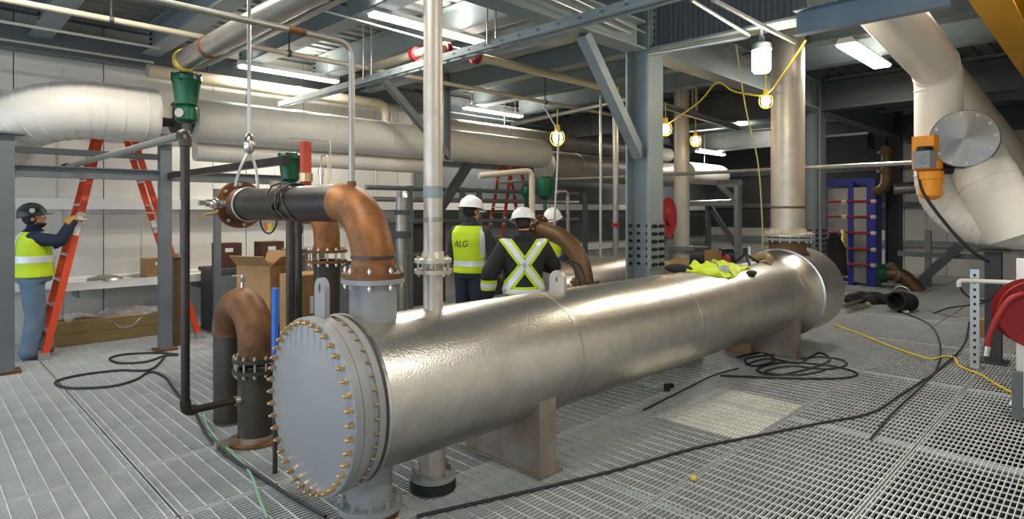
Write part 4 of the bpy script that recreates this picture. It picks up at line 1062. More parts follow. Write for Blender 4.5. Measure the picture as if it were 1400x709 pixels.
# grey bench with brown cabinets behind the black riser
q = at(300, 440, 8.2)
bn = thing('work_bench', 'grey steel bench behind the U bend near the wall', 'bench', (3.6, 9.3, 0))
part(bn, 'top', MB().bx((3.1, 8.95, .86), (5.2, 9.75, .92)), 'steel_dark'); part(bn, 'panel', MB().bx((3.12, 8.98, .05), (5.18, 9.0, .86)), 'steel_grey')
for xx in (3.12, 5.12): part(bn, 'leg', MB().bx((xx, 9.0, 0), (xx + .06, 9.7, .86)), 'steel_dark')
carton('brown_case', 'dark brown case on the bench left of the upright grey post', (3.35, 9.3, .92), (.32, .3, .36), m='dark_board')
carton('brown_case', 'dark brown case on the bench right of the upright grey post', (3.98, 9.3, .92), (.34, .3, .36), m='dark_board')
sp = at(297, 350, 8.0); solo('grey_post', MB().box((sp.x, sp.y, 1.02), (.075, .075, 2.04)), 'steel_grey', 'slim upright grey post behind the open flange', 'post')
sp2 = at(242, 400, 7.9); solo('wood_post', MB().cyl((sp2.x, sp2.y, 0), (sp2.x, sp2.y, 1.15), .055, .055, 12).cyl((sp2.x, sp2.y, 1.15), (sp2.x, sp2.y, 1.19), .09, .02, 10), 'brown_pipe', 'short brown post with yellow cap left of black riser', 'post')
# torn cartons
q = at(385, 440, 6.6)
carton('cardboard_box', 'large torn open cardboard carton behind the blue lever', (q.x - .12, q.y + .1, .55), (.42, .42, .62), .5, open_=True)
carton('cardboard_box', 'lower dark cardboard carton under the torn one', (q.x - .12, q.y + .1, 0), (.55, .55, .53), .4, m='dark_board')
q = at(402, 440, 6.3)
carton('cardboard_box', 'tall brown carton right of the black stand', (q.x + .1, q.y - .05, 0), (.36, .36, 1.1), .2)
solo('steel_drum', MB().lathe((q.x + .55, q.y + .9, 0), (0, 0, 1), [(.24, 0), (.24, .4), (.25, .41), (.24, .43), (.24, .8), (.25, .81), (.24, .83), (.24, 1.28), (.25, 1.3), (.22, 1.31)], 28), 'galv_pipe', 'grey drum behind the brown cartons', 'drum')

# ------------------------------------------------------------------ right hand insulated pipes
p1 = thing('insulated_pipe', 'white insulated pipe dropping at right behind the orange actuator and turning', 'pipe', (8.9, 1.55, 1.3))
PX1, PY1 = 8.9, 1.55
top = at(1218, 18, 5.95); top2 = top + (top - Vector((PX1, PY1, 3.47))).normalized() * .7
def jacketed(t, pts, R, r, m, n=10, every=1, nm='jacket', bands=True):
    path = fillet(pts, R, n); part(t, nm, MB().tube(path, r, 40), m)
    if bands:
        for i in range(1, len(path) - 1, every):
            d = (path[i + 1] - path[i - 1]).normalized(); part(t, 'jacket_band', MB().ring(path[i] - d * .01, d, r - .001, r + .006, .02, 40), m)
jacketed(p1, [top2, (PX1, PY1, 3.47), (PX1, PY1, 2.6)], .28, .25, 'white_jacket', 6, 3)
jacketed(p1, [(PX1, PY1, 2.62), (PX1, PY1, 1.56), (PX1, -1.2, 1.56)], .62, .25, 'white_jacket', 12, 1, 'lower_jacket')
p2 = thing('insulated_pipe', 'white insulated pipe slanting down behind the round blind flange', 'pipe', (9.5, 1.4, 2.2))
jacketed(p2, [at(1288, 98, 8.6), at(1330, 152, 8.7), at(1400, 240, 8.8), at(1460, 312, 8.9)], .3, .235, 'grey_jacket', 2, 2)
p3 = thing('insulated_pipe', 'white insulated branch running steeply down right below the blind flange', 'pipe', (8, 1, 1.5))
c3 = at(1318, 190, 6.9)
jacketed(p3, [c3 + Vector((.5, .06, .02)), at(1352, 250, 6.9), at(1392, 320, 6.75)], .3, .3, 'white_jacket', 4, 2)
bf = thing('blind_flange', 'round bolted steel blind flange beside the orange actuator', 'flange', (c3.x, c3.y, c3.z - .36))
nrm = Vector((-.985, -.17, .02)).normalized()
part(bf, 'disc', MB().lathe(c3, nrm, [(.0, .05), (.318, .05), (.324, .045), (.324, .01), (.28, 0)], 64), 'disc_steel')
part(bf, 'rear_flange', MB().lathe(c3, nrm, [(.2, -.04), (.332, -.04), (.332, -.004), (.2, -.004)], 48), 'bolt_dark')
part(bf, 'neck', MB().cyl(c3 - nrm * .6, c3 - nrm * .03, .27, .27, 32), 'white_jacket')
bolts(bf, c3 + nrm * .05, nrm, .282, 12, 'stud', .018, .018, 'zinc')
sc_ = thing('pipe_column', 'dark grey steel post carrying the white pipe at right', 'post', (PX1, 1.0, 0))
part(sc_, 'post', MB().ibeam((PX1, 1.02, 0), (PX1, 1.02, 1.28), .15, .15, .01, .012, up=(1, 0, 0)), 'steel_dark'); part(sc_, 'cap_plate', MB().box((PX1, 1.02, 1.29), (.3, .3, .02)), 'steel_dark'); part(sc_, 'foot_plate', MB().box((PX1, 1.02, .01), (.28, .28, .02)), 'steel_dark')
# orange actuator
q = onX(1268, 225, 8.45)
oa = thing('valve_actuator', 'orange valve actuator with grey control box beside the round blind flange', 'actuator', (q.x, q.y, q.z - .4))
Rz = Matrix.Rotation(-.3, 3, 'Z')
part(oa, 'body', MB().box((q.x, q.y, q.z + .16), (.2, .24, .34), Rz), 'orange_act'); part(oa, 'gearbox', MB().lathe((q.x, q.y + .0, q.z - .08), (0, 0, 1), [(.10, 0), (.15, .03), (.15, .12), (.12, .14)], 20), 'orange_act')
part(oa, 'motor', MB().lathe((q.x, q.y - .03, q.z - .38), (0, 0, 1), [(.05, -.03), (.1, 0), (.115, .02), (.115, .2), (.13, .21), (.13, .3)], 24), 'orange_act')
gx = q + Vector((-.14, -.0, .05)); cbx = part(oa, 'control_box', MB().box(gx, (.14, .18, .2), Rz), 'grey_box'); part(cbx, 'dial', MB().cyl(gx + Vector((-.07, -.02, -.0)), gx + Vector((-.09, -.025, -.0)), .06, .05, 16), 'steel_light')
part(oa, 'cap', MB().cyl(gx + Vector((0, 0, .1)), gx + Vector((0, 0, .15)), .09, .08, 16), 'bolt_dark'); part(oa, 'stem', MB().cyl(q + Vector((.05, -.1, -.05)), q + Vector((.3, -.25, -.05)), .06, .06, 14), 'bolt_dark')
solo('actuator_cable', MB().tube(spline([onX(1256, 232, 8.4), onX(1262, 262, 8.35), onX(1290, 302, 8.3), onX(1325, 340, 8.3), onX(1352, 358, 8.5)], 6), .018, 8), 'cable_black', 'black cable hanging from the orange actuator across the white bend', 'cable')
# perforated strut stand with white bar
us = thing('strut_stand', 'perforated galvanised strut post with a white bar at right', 'stand', (8.3, 1.17, 0))
q = at(1333, 500, 6.75)
um = MB(); zz = 0.02
um.bx((q.x - .02, q.y - .025, .0), (q.x - .014, q.y - .019, 1.1)); um.bx((q.x - .02, q.y + .019, .0), (q.x - .014, q.y + .025, 1.1))
part(us, 'side_flange', MB().bx((q.x - .02, q.y - .027, 0), (q.x + .02, q.y - .021, 1.1)), 'galv_pipe'); part(us, 'side_flange', MB().bx((q.x - .02, q.y + .021, 0), (q.x + .02, q.y + .027, 1.1)), 'galv_pipe')
part(us, 'front_face', MB().bx((q.x - .024, q.y - .042, 0), (q.x - .02, q.y + .042, 1.1)), 'conduit')
for k in range(13): part(us, 'slot', MB().bx((q.x - .0255, q.y - .012, .06 + k * .08), (q.x - .0235, q.y + .012, .09 + k * .08)), 'bolt_dark')
part(us, 'foot', MB().box((q.x, q.y, .008), (.16, .16, .016)), 'galv_pipe')
a, b = at(1311, 383, 6.7), at(1392, 386, 6.5)
part(us, 'white_bar', MB().tube(fillet([a + Vector((0, 0, -.07)), a, b], .03, 4), .024, 12), 'white_paint')
solo('thin_cable', MB().tube(spline([at(1312, 385, 6.72), at(1316, 398, 6.75), at(1330, 408, 6.8), at(1352, 410, 6.85), at(1364, 396, 6.8)], 6), .01, 6), 'cable_black', 'thin cable looping under the white bar at right', 'cable')
# hose reel
hr_c = at(1416, 428, 5.15); hd = Vector((-.9, -.35, 0)).normalized()
hrl = thing('hose_reel', 'bright red hose reel on a grey stand at the right edge', 'hose reel', (hr_c.x, hr_c.y, 0))
part(hrl, 'front_disc', MB().lathe(hr_c, hd, [(0, .12), (.08, .12), (.1, .10), (.25, .09), (.285, .10), (.29, .085), (.28, .07), (.1, .07)], 40), 'red_paint'); part(hrl, 'rear_disc', MB().lathe(hr_c, hd, [(.05, -.1), (.28, -.1), (.29, -.085), (.05, -.08)], 40), 'red_paint')
part(hrl, 'drum', MB().cyl(hr_c - hd * .09, hr_c + hd * .07, .12, .12, 28), 'red_paint')
for k in range(3): part(hrl, 'hose_turn', MB().tube([hr_c + hd * (-.05 + k * .05) + Vector((0, 0, .2)) * math.sin(a_) + hd.cross(Vector((0, 0, 1))) * .2 * math.cos(a_) for a_ in [2 * PI * j / 30 for j in range(30)]], .026, 10, True), 'red_paint')
part(hrl, 'stand', MB().bx((hr_c.x - .05, hr_c.y - .03, 0), (hr_c.x + .05, hr_c.y + .03, .7)), 'steel_grey'); sp_ = at(1391, 500, 5.1)
part(hrl, 'leg', MB().box((sp_.x, sp_.y, .2), (.07, .07, .4)), 'steel_grey')
hs = part(hrl, 'hose', MB().tube(spline([at(1398, 402, 5.1), at(1380, 410, 5.1), at(1363, 435, 5.1), at(1352, 462, 5.1), at(1349, 474, 5.1)], 6), .024, 12), 'red_paint')
part(hs, 'nozzle', MB().cyl(at(1349, 473, 5.1), at(1347, 486, 5.1), .03, .026, 12), 'stainless_bright')
wpst = at(1397, 555, 5.45); solo('white_post', MB().box((wpst.x, wpst.y, .66), (.07, .07, 1.32)).box((wpst.x, wpst.y, .01), (.16, .16, .02)), 'white_paint', 'slim white post behind the red hose reel', 'post')
q = onZ(1343, 459, 0); carton('cardboard_box', 'small cardboard box on the floor behind the perforated strut', (q.x, q.y, 0), (.22, .2, .24), .3)
# far wall bracing behind
fb = thing('wall_frame', 'grey frame of post and diagonal brace at the far wall below white bend', 'frame', (17, 2.4, 0))
a, b, c = at(1269, 315, 14.0), at(1312, 336, 13.6), at(1256, 386, 13.9)
part(fb, 'post', MB().box((a.x, a.y, .65), (.12, .12, 1.3)), 'steel_light'); part(fb, 'brace', MB().extr([(-.1, -.08), (.1, -.08), (.1, .08), (-.1, .08)], b, c), 'steel_grey'); part(fb, 'rail', MB().extr([(-.04, -.06), (.04, -.06), (.04, .06), (-.04, .06)], at(1228, 346, 14.1), at(1352, 352, 13.6)), 'steel_light')
# ------------------------------------------------------------------ plate heat exchanger, blue
XP = 15.75
ph = thing('plate_exchanger', 'blue framed plate heat exchanger with red tie rods in the background', 'heat exchanger', (XP, 4.3, 0))
part(ph, 'frame_head', MB().bx((XP, 4.41, 0), (XP + .55, 4.52, 2.42)), 'blue_frame'); part(ph, 'frame_head', MB().bx((XP, 3.95, 0), (XP + .55, 4.13, 2.42)), 'blue_frame')
yy = 4.14
pme = MB().bx((XP + .03, 0, .08), (XP + .5, .022, 2.3)).mesh('plate', None, 0); pme.materials.append(MATS['plate_grey'])
for k in range(11): inst(ph, 'plate', pme, Matrix.Translation((0, 4.14 + k * .0245, 0)))
part(ph, 'carrying_bar', MB().bx((XP + .2, 4.0, 2.36), (XP + .32, 5.15, 2.52)), 'blue_frame'); part(ph, 'carrying_bar', MB().bx((XP + .2, 4.0, .06), (XP + .32, 5.15, .14)), 'blue_frame')
part(ph, 'backing_sheet', MB().bx((XP + .5, 4.5, .4), (XP + .52, 5.12, 2.3)), 'plate_grey'); part(ph, 'end_post', MB().bx((XP + .18, 5.1, 0), (XP + .34, 5.2, 2.5)), 'blue_frame')
for z in (1.97, 1.61, 1.24, .86, .5):
    r_ = part(ph, 'tie_rod', MB().cyl((XP - .06, 3.88, z), (XP - .06, 5.05, z), .028, .028, 10), 'red_rod')
    for yq in (3.92, 4.53): part(r_, 'nut', MB().cyl((XP - .06, yq, z), (XP - .06, yq + .1, z), .05, .05, 6), 'white_paint')
solo('hanging_strap', MB().tube(spline([at(1147, 318, 13.8), at(1144, 345, 13.8), at(1146, 372, 13.8)], 6), .06, 8), 'blue_lever', 'blue strap hanging on the red tie rods', 'strap')
solo('hanging_strap', MB().tube(spline([at(1153, 316, 14.25), at(1153, 338, 13.9), at(1156, 358, 13.7), at(1153, 378, 13.7)], 6), .06, 8), 'cord_yellow', 'yellow strap hanging on the red tie rods', 'strap')
q = at(1140, 345, 13.8); solo('dark_coat', MB().loft([((q.x, q.y, .3), .12, .3), ((q.x, q.y, .9), .12, .25), ((q.x, q.y, 1.25), .05, .08)], 14), 'black_cloth', 'black cloth hanging from the tie rods next to the column', 'cloth')
bp2 = thing('brown_pipework', 'brown rusty pipework with flanges right of the blue exchanger top', 'pipe', at(1212, 262, 13.6))
part(bp2, 'pipe', MB().tube(fillet([at(1196, 262, 13.8), at(1212, 258, 13.6), at(1213, 200, 13.6)], .25, 8), .12, 18), 'brown_pipe'); part(bp2, 'flange', MB().cyl(at(1212, 232, 13.6), at(1212, 236, 13.6), .2, .2, 20), 'brown_pipe'); part(bp2, 'flange', MB().cyl(at(1213, 206, 13.6), at(1213, 210, 13.6), .2, .2, 20), 'brown_pipe')
part(bp2, 'side_pipe', MB().cyl(at(1222, 258, 13.4), at(1256, 256, 13.2), .13, .13, 18), 'galv_pipe')
bp3 = thing('rusty_outlet', 'rusty floor pipe with green valve right of the blue exchanger foot', 'pipe', at(1230, 390, 13.6))
part(bp3, 'pipe', MB().tube(fillet([at(1205, 374, 13.6), at(1232, 373, 13.4), at(1258, 400, 13.2)], .35, 8), .15, 20), 'brown_pipe'); part(bp3, 'valve', MB().cyl(at(1200, 373, 13.6), at(1210, 373, 13.55), .2, .2, 18), 'green_paint'); part(bp3, 'flange', MB().cyl(at(1218, 373, 13.5), at(1221, 373, 13.5), .24, .24, 18), 'zinc')
# duct and lamp in the dark corner right of the column
dq = at(1160, 195, 14.5); dt = thing('ceiling_duct', 'dark grey duct box with lamp right of the drilled column', 'duct', (dq.x, dq.y, dq.z - .3))
part(dt, 'casing', MB().box(dq, (.6, .95, .35)), 'steel_dark'); part(dt, 'flange', MB().box(dq + Vector((-.31, 0, .16)), (.03, 1.0, .05)), 'conduit'); part(dt, 'hanger', MB().cyl(dq, (dq.x, dq.y, HR), .02, .02, 8), 'steel_dark')
# ------------------------------------------------------------------ bulbs on a yellow cord
def bulb(label, c, r, cage='yellow_cage', w=10, up=.25, glow='bulb_glow'):
    t = thing('work_bulb', label, 'lamp', c); c = Vector(c)
    part(t, 'bulb', MB().sph(c, [r * .8, r * .8, r], 16, 10), glow); part(t, 'socket', MB().cyl(c + Vector((0, 0, r * .8)), c + Vector((0, 0, r * 2.0)), r * .5, r * .4, 12), cage)
    for k in range(3):
        a_ = PI * k / 3; part(t, 'cage_wire', MB().tube([c + Vector((math.cos(a_) * r * 1.15 * math.sin(b_), math.sin(a_) * r * 1.15 * math.sin(b_), -r * 1.35 * math.cos(b_))) for b_ in [-2.4 + 4.8 * j / 16 for j in range(17)]], r * .06, 6), cage)
    part(t, 'lead', MB().cyl(c + Vector((0, 0, r * 2)), c + Vector((0, 0, r * 2 + up)), .008, .008, 6), 'cord_yellow')
    return t
b1 = at(1041, 84, 6.0); wl_ = thing('work_light', 'large glaring work light beside the wide tall pipe', 'lamp', b1)
part(wl_, 'lens', MB().lathe(b1 - Vector((0, 0, .11)), (0, 0, 1), [(.0, 0), (.07, .0), (.09, .03), (.09, .2), (.07, .23)], 20), 'warm_light_face'); part(wl_, 'cap', MB().lathe(b1 + Vector((0, 0, .11)), (0, 0, 1), [(.1, 0), (.09, .06), (.03, .09), (.03, .14)], 18), 'steel_grey'); part(wl_, 'stem', MB().cyl(b1 + Vector((0, 0, .24)), (b1.x, b1.y, 3.55), .015, .015, 8), 'conduit')
ld = bpy.data.lights.new('work_light', 'POINT'); ld.energy = 45; ld.color = (1, .9, .72); ld.shadow_soft_size = .1; lo = bpy.data.objects.new('work_light', ld); COL.objects.link(lo); lo.parent = wl_; lo.location = (-.12, -.12, -.02)
bulb('caged bulb on the yellow cord just below the large work light', at(1047, 138, 6.9), .065)
bulb('small glowing bulb touching the right edge of the central column', at(910, 176, 9.5), .085)
bulb('small glowing bulb left of the far grey standpipe top', at(951, 192, 11), .085, up=1.1)
bulb('yellow guarded bulb glaring in front of the white pipe end', at(762, 188, 9.6), .10)
solo('lamp_cable', MB().tube(spline([at(1102, 55, 6.0), at(1075, 95, 6.4), at(1048, 128, 6.9), at(1020, 128, 7.2), at(1000, 123, 7.5), at(980, 113, 7.8), at(955, 140, 8.6), at(912, 170, 9.5)], 6), .011, 8), 'cord_yellow', 'yellow power cord strung between the bulbs', 'cord')
solo('yellow_rope', MB().tube(spline([at(1006, 60, 7.2), at(1020, 150, 7.4), at(1036, 220, 7.5), at(1042, 300, 7.5), at(1043, 352, 7.6)], 6), .009, 8), 'rope', 'slack yellowish rope hanging left of the wide tall pipe', 'rope')
# ------------------------------------------------------------------ middle background
sv = thing('second_vessel', 'second horizontal steel cylinder behind the first, beside the column', 'heat exchanger', (7, 5.0, 0))
part(sv, 'shell', MB().lathe((0, 5.0, .70), A, [(.0, 5.35), (.41, 5.36), (.41, 7.32), (.39, 7.35), (.0, 7.35)], 48), 'tank_steel'); part(sv, 'saddle', MB().bx((5.7, 4.7, 0), (5.85, 5.3, .4)), 'saddle'); part(sv, 'saddle', MB().bx((6.95, 4.7, 0), (7.1, 5.3, .4)), 'saddle')
be = thing('bent_pipe', 'dark brown bent pipe with flanges right of the black coat', 'pipe', (5.95, 4.35, 0))
part(be, 'bend', MB().tube(fillet([(5.6, 4.40, .3), (5.6, 4.40, 1.36), (5.6, 5.15, 1.53)], .6, 14), .105, 24), 'brown_pipe'); part(be, 'foot_flange', MB().ring((5.6, 4.40, .9), (0, 0, 1), .1, .17, .03, 28), 'brown_pipe'); part(be, 'foot_pipe', MB().cyl((5.6, 4.40, .01), (5.6, 4.40, .35), .105, .105, 24), 'brown_pipe')
part(be, 'top_flange', MB().ring((5.6, 5.12, 1.523), (0, .975, .22), .1, .175, .035, 28), 'rust'); bolts(be, (5.6, 5.14, 1.527), (0, .975, .22), .145, 8, 'thru', .014, .08, 'zinc', .1); bolts(be, (5.6, 4.40, .915), (0, 0, 1), .14, 8, 'thru', .014, .06, 'zinc', .1)
for (px, r0, lb) in ((768, .012, 'left'), (778, .012, 'right')):
    solo('looped_cable', MB().tube(spline([at(px, 356, 6.6), at(px + 14, 362, 6.5), at(px + 24, 385, 6.4), at(px + 26, 400, 6.4)], 5), r0, 6), 'cable_black', 'black cable draped over the second cylinder, %s one' % lb, 'cable')
lp_ = thing('bent_tube', 'cream tube frame with elbow behind the black coated worker', 'pipe', at(725, 300, 8.8))
part(lp_, 'tube', MB().tube(fillet([at(655, 240, 8.6), at(727, 233, 9.0), at(728, 330, 9.0)], .09, 6), .045, 14), 'cream_pipe')
solo('green_valve', MB().lathe(at(745, 272, 10.5), (0, 0, 1), [(.03, -1.95), (.03, -.02), (.05, 0), (.12, .05), (.16, .25), (.16, .35), (.08, .4)], 18), 'green_paint', 'dark green valve head behind the hanging cable', 'valve')
solo('green_valve', MB().lathe(at(719, 270, 10.8), (0, 0, 1), [(.03, -1.97), (.03, -.02), (.04, 0), (.08, .05), (.09, .15), (.07, .22), (.05, .24)], 18), 'green_paint', 'small dark green valve head left of the larger green one', 'valve')
solo('bent_tube', MB().tube(fillet([at(762, 262, 10.0), at(776, 262, 10.2), at(777, 330, 10.2)], .09, 6), .03, 10), 'galv_pipe', 'thin steel tube bending down right of the green valve', 'pipe')
rk = thing('pipe_rack', 'grey pipe rack with shelves of pipes behind the vest worker', 'rack', (7, 9.2, 0))
for px in (560, 632, 655, 800): q = onY(px, 300, 9.0); part(rk, 'post', MB().box((q.x, q.y, 1.1), (.09, .09, 2.2)), 'steel_grey')
for z in (2.15, 1.95, 1.55, .95): part(rk, 'rail', MB().cyl((5.5, 9.0, z), (11.2, 9.0, z), .045, .045, 10), 'steel_grey' if z != 1.95 else 'galv_pipe')
part(rk, 'brace', MB().extr([(-.1, -.06), (.1, -.06), (.1, .06), (-.1, .06)], at(592, 300, 10.8), at(640, 225, 11.2)), 'steel_dark')
part(rk, 'cabinet', MB().bx((6.2, 9.1, .02), (7.3, 9.7, 1.6)), 'steel_dark'); part(rk, 'cabinet', MB().bx((8.6, 9.1, .02), (10.6, 9.7, 1.1)), 'steel_dark')
sg = at(549, 300, 7.8); st = thing('sight_vessel', 'upright galvanised strainer tube between elbow and thin tall pipe', 'vessel', (sg.x, sg.y, 0))
part(st, 'tube', MB().cyl((sg.x, sg.y, 0), (sg.x, sg.y, 1.92), .075, .075, 20), 'galv_pipe'); part(st, 'cap', MB().cyl((sg.x, sg.y, 1.92), (sg.x, sg.y, 2.0), .085, .07, 20), 'stainless_bright'); part(st, 'clamp', MB().ring((sg.x, sg.y, 1.4), (0, 0, 1), .07, .12, .09, 20), 'steel_dark'); part(st, 'clamp', MB().ring((sg.x, sg.y, 1.7), (0, 0, 1), .07, .1, .06, 20), 'steel_dark')
# right of the central column, far
fs_ = at(932, 330, 11.9); t = thing('standpipe', 'far grey upright pipe between central column and wide tall pipe', 'pipe', (fs_.x, fs_.y, 0))
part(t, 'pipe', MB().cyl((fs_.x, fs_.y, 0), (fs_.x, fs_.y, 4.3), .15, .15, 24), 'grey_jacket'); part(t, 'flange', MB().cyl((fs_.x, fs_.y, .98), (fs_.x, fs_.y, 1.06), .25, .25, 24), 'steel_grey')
rr_ = at(908, 297, 8.6); hd = Vector((.12, -.98, 0)).normalized(); r2 = thing('hose_reel', 'distant red hose reel mounted right behind the central column', 'hose reel', (rr_.x, rr_.y, rr_.z - .3))
part(r2, 'front_disc', MB().lathe(rr_, hd, [(0, .1), (.1, .1), (.12, .07), (.26, .06), (.285, .07), (.29, .05), (.12, .04)], 36), 'red_paint'); part(r2, 'rear_disc', MB().lathe(rr_, hd, [(.05, -.1), (.28, -.1), (.29, -.08), (.05, -.08)], 36), 'red_paint'); part(r2, 'drum', MB().cyl(rr_ - hd * .09, rr_ + hd * .05, .15, .15, 24), 'red_paint'); part(r2, 'stand', MB().box((rr_.x + .1, rr_.y + .05, rr_.z / 2 - .1), (.07, .07, rr_.z - .2)), 'steel_grey')
sc2 = thing('scaffold_frame', 'bright aluminium scaffold frame with brace left of the yellowish rope', 'scaffold', at(1009, 370, 13.5))
def bar(p, q_, w=.06, m='alum', nm='tube'): part(sc2, nm, MB().extr([(-w, -w), (w, -w), (w, w), (-w, w)], p, q_, up=(0.3, .9, .2)), m)
bar(at(1009, 248, 13.5), at(1009, 395, 13.5)); bar(at(982, 251, 14.2), at(1012, 250, 13.4)); bar(at(942, 278, 15), at(1010, 276, 13.5)); bar(at(984, 254, 14.2), at(1008, 275, 13.5), .05); bar(at(968, 278, 14.6), at(968, 390, 14.6), .05, 'steel_grey'); bar(at(972, 284, 14.6), at(1006, 335, 13.6), .05, 'steel_dark', 'brace')
sk = thing('dark_skid', 'dark machine skid between the far standpipe and scaffold frame', 'machine', at(950, 390, 13))
q = at(950, 372, 13.4); part(sk, 'base', MB().bx((q.x - .6, q.y - .7, 0), (q.x + .6, q.y + .7, .55)), 'steel_dark'); part(sk, 'tank', MB().cyl(at(938, 350, 13.2), at(968, 350, 13.2), .22, .22, 20), 'steel_dark'); part(sk, 'motor', MB().cyl(at(985, 352, 12.6), at(1000, 352, 12.6), .2, .2, 18), 'bolt_dark'); part(sk, 'carton', MB().box(at(975, 352, 12.2), (.25, .25, .3)), 'cardboard')
# ------------------------------------------------------------------ things lying on the big cylinder
def on_tank(x, a, r=.432): return Vector((x, TY - r * math.sin(a), TZ + r * math.cos(a)))
gv = MB(); nx, ny = 34, 18; vs = []; fs = []
for i in range(nx):
    for j in range(ny):
        u, v = i / (nx - 1), j / (ny - 1); edge = min(u, 1 - u, v * .7, (1 - v) * .7)
        lift = .012 + .075 * min(1, edge * 5) * (.6 + .4 * math.sin(u * 17 + 3 * v) * math.sin(v * 11 + u * 6)) + .02 * math.sin(u * 31 + v * 23)
        x = 5.62 + .95 * u + .05 * math.sin(v * 7); aa = -.62 + 1.1 * v + .18 * math.sin(u * 5) + .25 * (u - .5)
        vs.append(on_tank(x, aa, .432 + max(.008, lift)))
base = len(vs)
for i in range(nx):
    for j in range(ny):
        u, v = i / (nx - 1), j / (ny - 1); x = 5.62 + .95 * u + .05 * math.sin(v * 7); aa = -.62 + 1.1 * v + .18 * math.sin(u * 5) + .25 * (u - .5)
        vs.append(on_tank(x, aa, .433))
for L in (0, base):
    for i in range(nx - 1):
        for j in range(ny - 1): fs.append((L + i * ny + j, L + (i + 1) * ny + j, L + (i + 1) * ny + j + 1, L + i * ny + j + 1))
rim = [i * ny for i in range(nx)] + [(nx - 1) * ny + j for j in range(1, ny)] + [i * ny + ny - 1 for i in range(nx - 2, -1, -1)] + [j for j in range(ny - 2, 0, -1)]
for k in range(len(rim)): a_, b_ = rim[k], rim[(k + 1) % len(rim)]; fs.append((a_, b_, base + b_, base + a_))
hv = thing('safety_jacket', 'crumpled lime safety jacket lying on top of the big cylinder', 'jacket', on_tank(6.1, 0))
part(hv, 'cloth', MB().add(vs, fs), 'hivis', smooth=80)
def jgrid(u, v): x = 5.62 + .95 * u + .05 * math.sin(v * 7); aa = -.62 + 1.1 * v + .18 * math.sin(u * 5) + .25 * (u - .5); edge = min(u, 1 - u, v * .7, (1 - v) * .7); lift = .012 + .075 * min(1, edge * 5) * (.6 + .4 * math.sin(u * 17 + 3 * v) * math.sin(v * 11 + u * 6)) + .02 * math.sin(u * 31 + v * 23); return on_tank(x, aa, .432 + max(.008, lift) + .006)
st_ = MB(); vv_ = []; ff = []
for j in range(24):
    v = .03 + .94 * j / 23
    for uu in (.38, .42, .46): vv_.append(jgrid(uu, v))
for j in range(23):
    for k in range(2): ff.append((j * 3 + k, j * 3 + k + 1, j * 3 + 4 + k, j * 3 + 3 + k))
part(hv, 'reflective_stripe', st_.add(vv_, ff), 'steel_light', smooth=80)
part(hv, 'dark_collar', MB().sph(on_tank(5.62, -.3, .47), [.07, .16, .05]), 'black_cloth'); part(hv, 'dark_cuff', MB().sph(on_tank(6.5, .58, .44), [.09, .05, .03]), 'black_cloth')
solo('burlap_roll', MB().tube(spline([on_tank(7.25, .3, .475), on_tank(7.4, .05, .49), on_tank(7.45, -.3, .475)], 5), .045, 12), 'burlap', 'tan rolled cloth lying at the flange of the wide tall pipe', 'cloth')
cl_ = thing('hand_clamp', 'black three legged clamp tool standing on the big cylinder', 'tool', on_tank(6.95, 0, .44)); c_ = on_tank(6.95, -.05, .54)
for p in (on_tank(6.8, .2, .44), on_tank(7.1, .15, .44), on_tank(6.9, -.4, .44)): part(cl_, 'leg', MB().cyl(c_, p, .014, .014, 8), 'rubber')
part(cl_, 'head', MB().cyl(c_ - Vector((0, 0, .02)), c_ + Vector((0, 0, .07)), .03, .025, 12), 'rubber'); part(cl_, 'pin', MB().cyl(c_ + Vector((.06, -.02, -.02)), c_ + Vector((.06, -.02, .08)), .014, .014, 10), 'white_paint')
solo('red_tool', MB().lathe(on_tank(6.72, -.35, .43), (0, 0, 1), [(.05, 0), (.055, .06), (.035, .11), (.01, .13)], 14), 'red_paint', 'small red tool on the big cylinder behind the lime jacket', 'tool')
q = at(918, 370, 7.4)
solo('plank_bundle', MB().box((q.x, q.y, .55), (.3, .5, 1.1), Matrix.Rotation(.12, 3, 'X')).box((q.x + .1, q.y - .15, .58), (.05, .2, 1.2), Matrix.Rotation(-.2, 3, 'X')), 'pale_wood', 'pale wooden planks leaning right of the central column', 'planks')
# ------------------------------------------------------------------ floor clutter
q = onZ(1205, 424, 0)
tbg = thing('tool_bag', 'dark open tool bag with a round mouth on the far floor', 'bag', (q.x, q.y, 0))
part(tbg, 'bag', MB().lathe((q.x + .05, q.y - .3, .18), (-.9, .2, .12), [(.02, -.3), (.16, -.25), (.18, 0), (.16, .22), (.14, .22), (.13, .0)], 20), 'black_cloth'); part(tbg, 'handle', MB().tube([(q.x + .05, q.y - .3 + .12 * math.cos(a_), .34 + .1 * math.sin(a_)) for a_ in [PI * k / 10 for k in range(11)]], .015, 8), 'galv_pipe')
for k, (pa, pb) in enumerate((((1153, 418), (1193, 406)), ((1160, 424), (1185, 416)), ((1165, 410), (1178, 404)))):
    a_, b_ = onZ(*pa, .05), onZ(*pb, .06); solo('metal_rod', MB().cyl(a_, b_, .035, .035, 10).cyl(b_, b_ + (b_ - a_) * .1, .05, .05, 10), ('galv_pipe', 'zinc', 'bolt_dark')[k], ('long grey', 'short bright', 'stubby dark')[k] + ' rod lying left of the dark tool bag', 'rod')
q = onZ(1238, 428, 0); solo('white_scrap', MB().sph((q.x, q.y, .03), [.07, .06, .03], 10, 6), 'white_paint', 'small white scrap on the floor right of the tool bag', 'scrap')
def cable(name, pix, r, m, label, z=.012, cat='cable', lift=0):
    pts = [onZ(x, y, z) for (x, y) in pix]; return solo(name, MB().tube(spline(pts, 7), r, 7), m, label, cat)
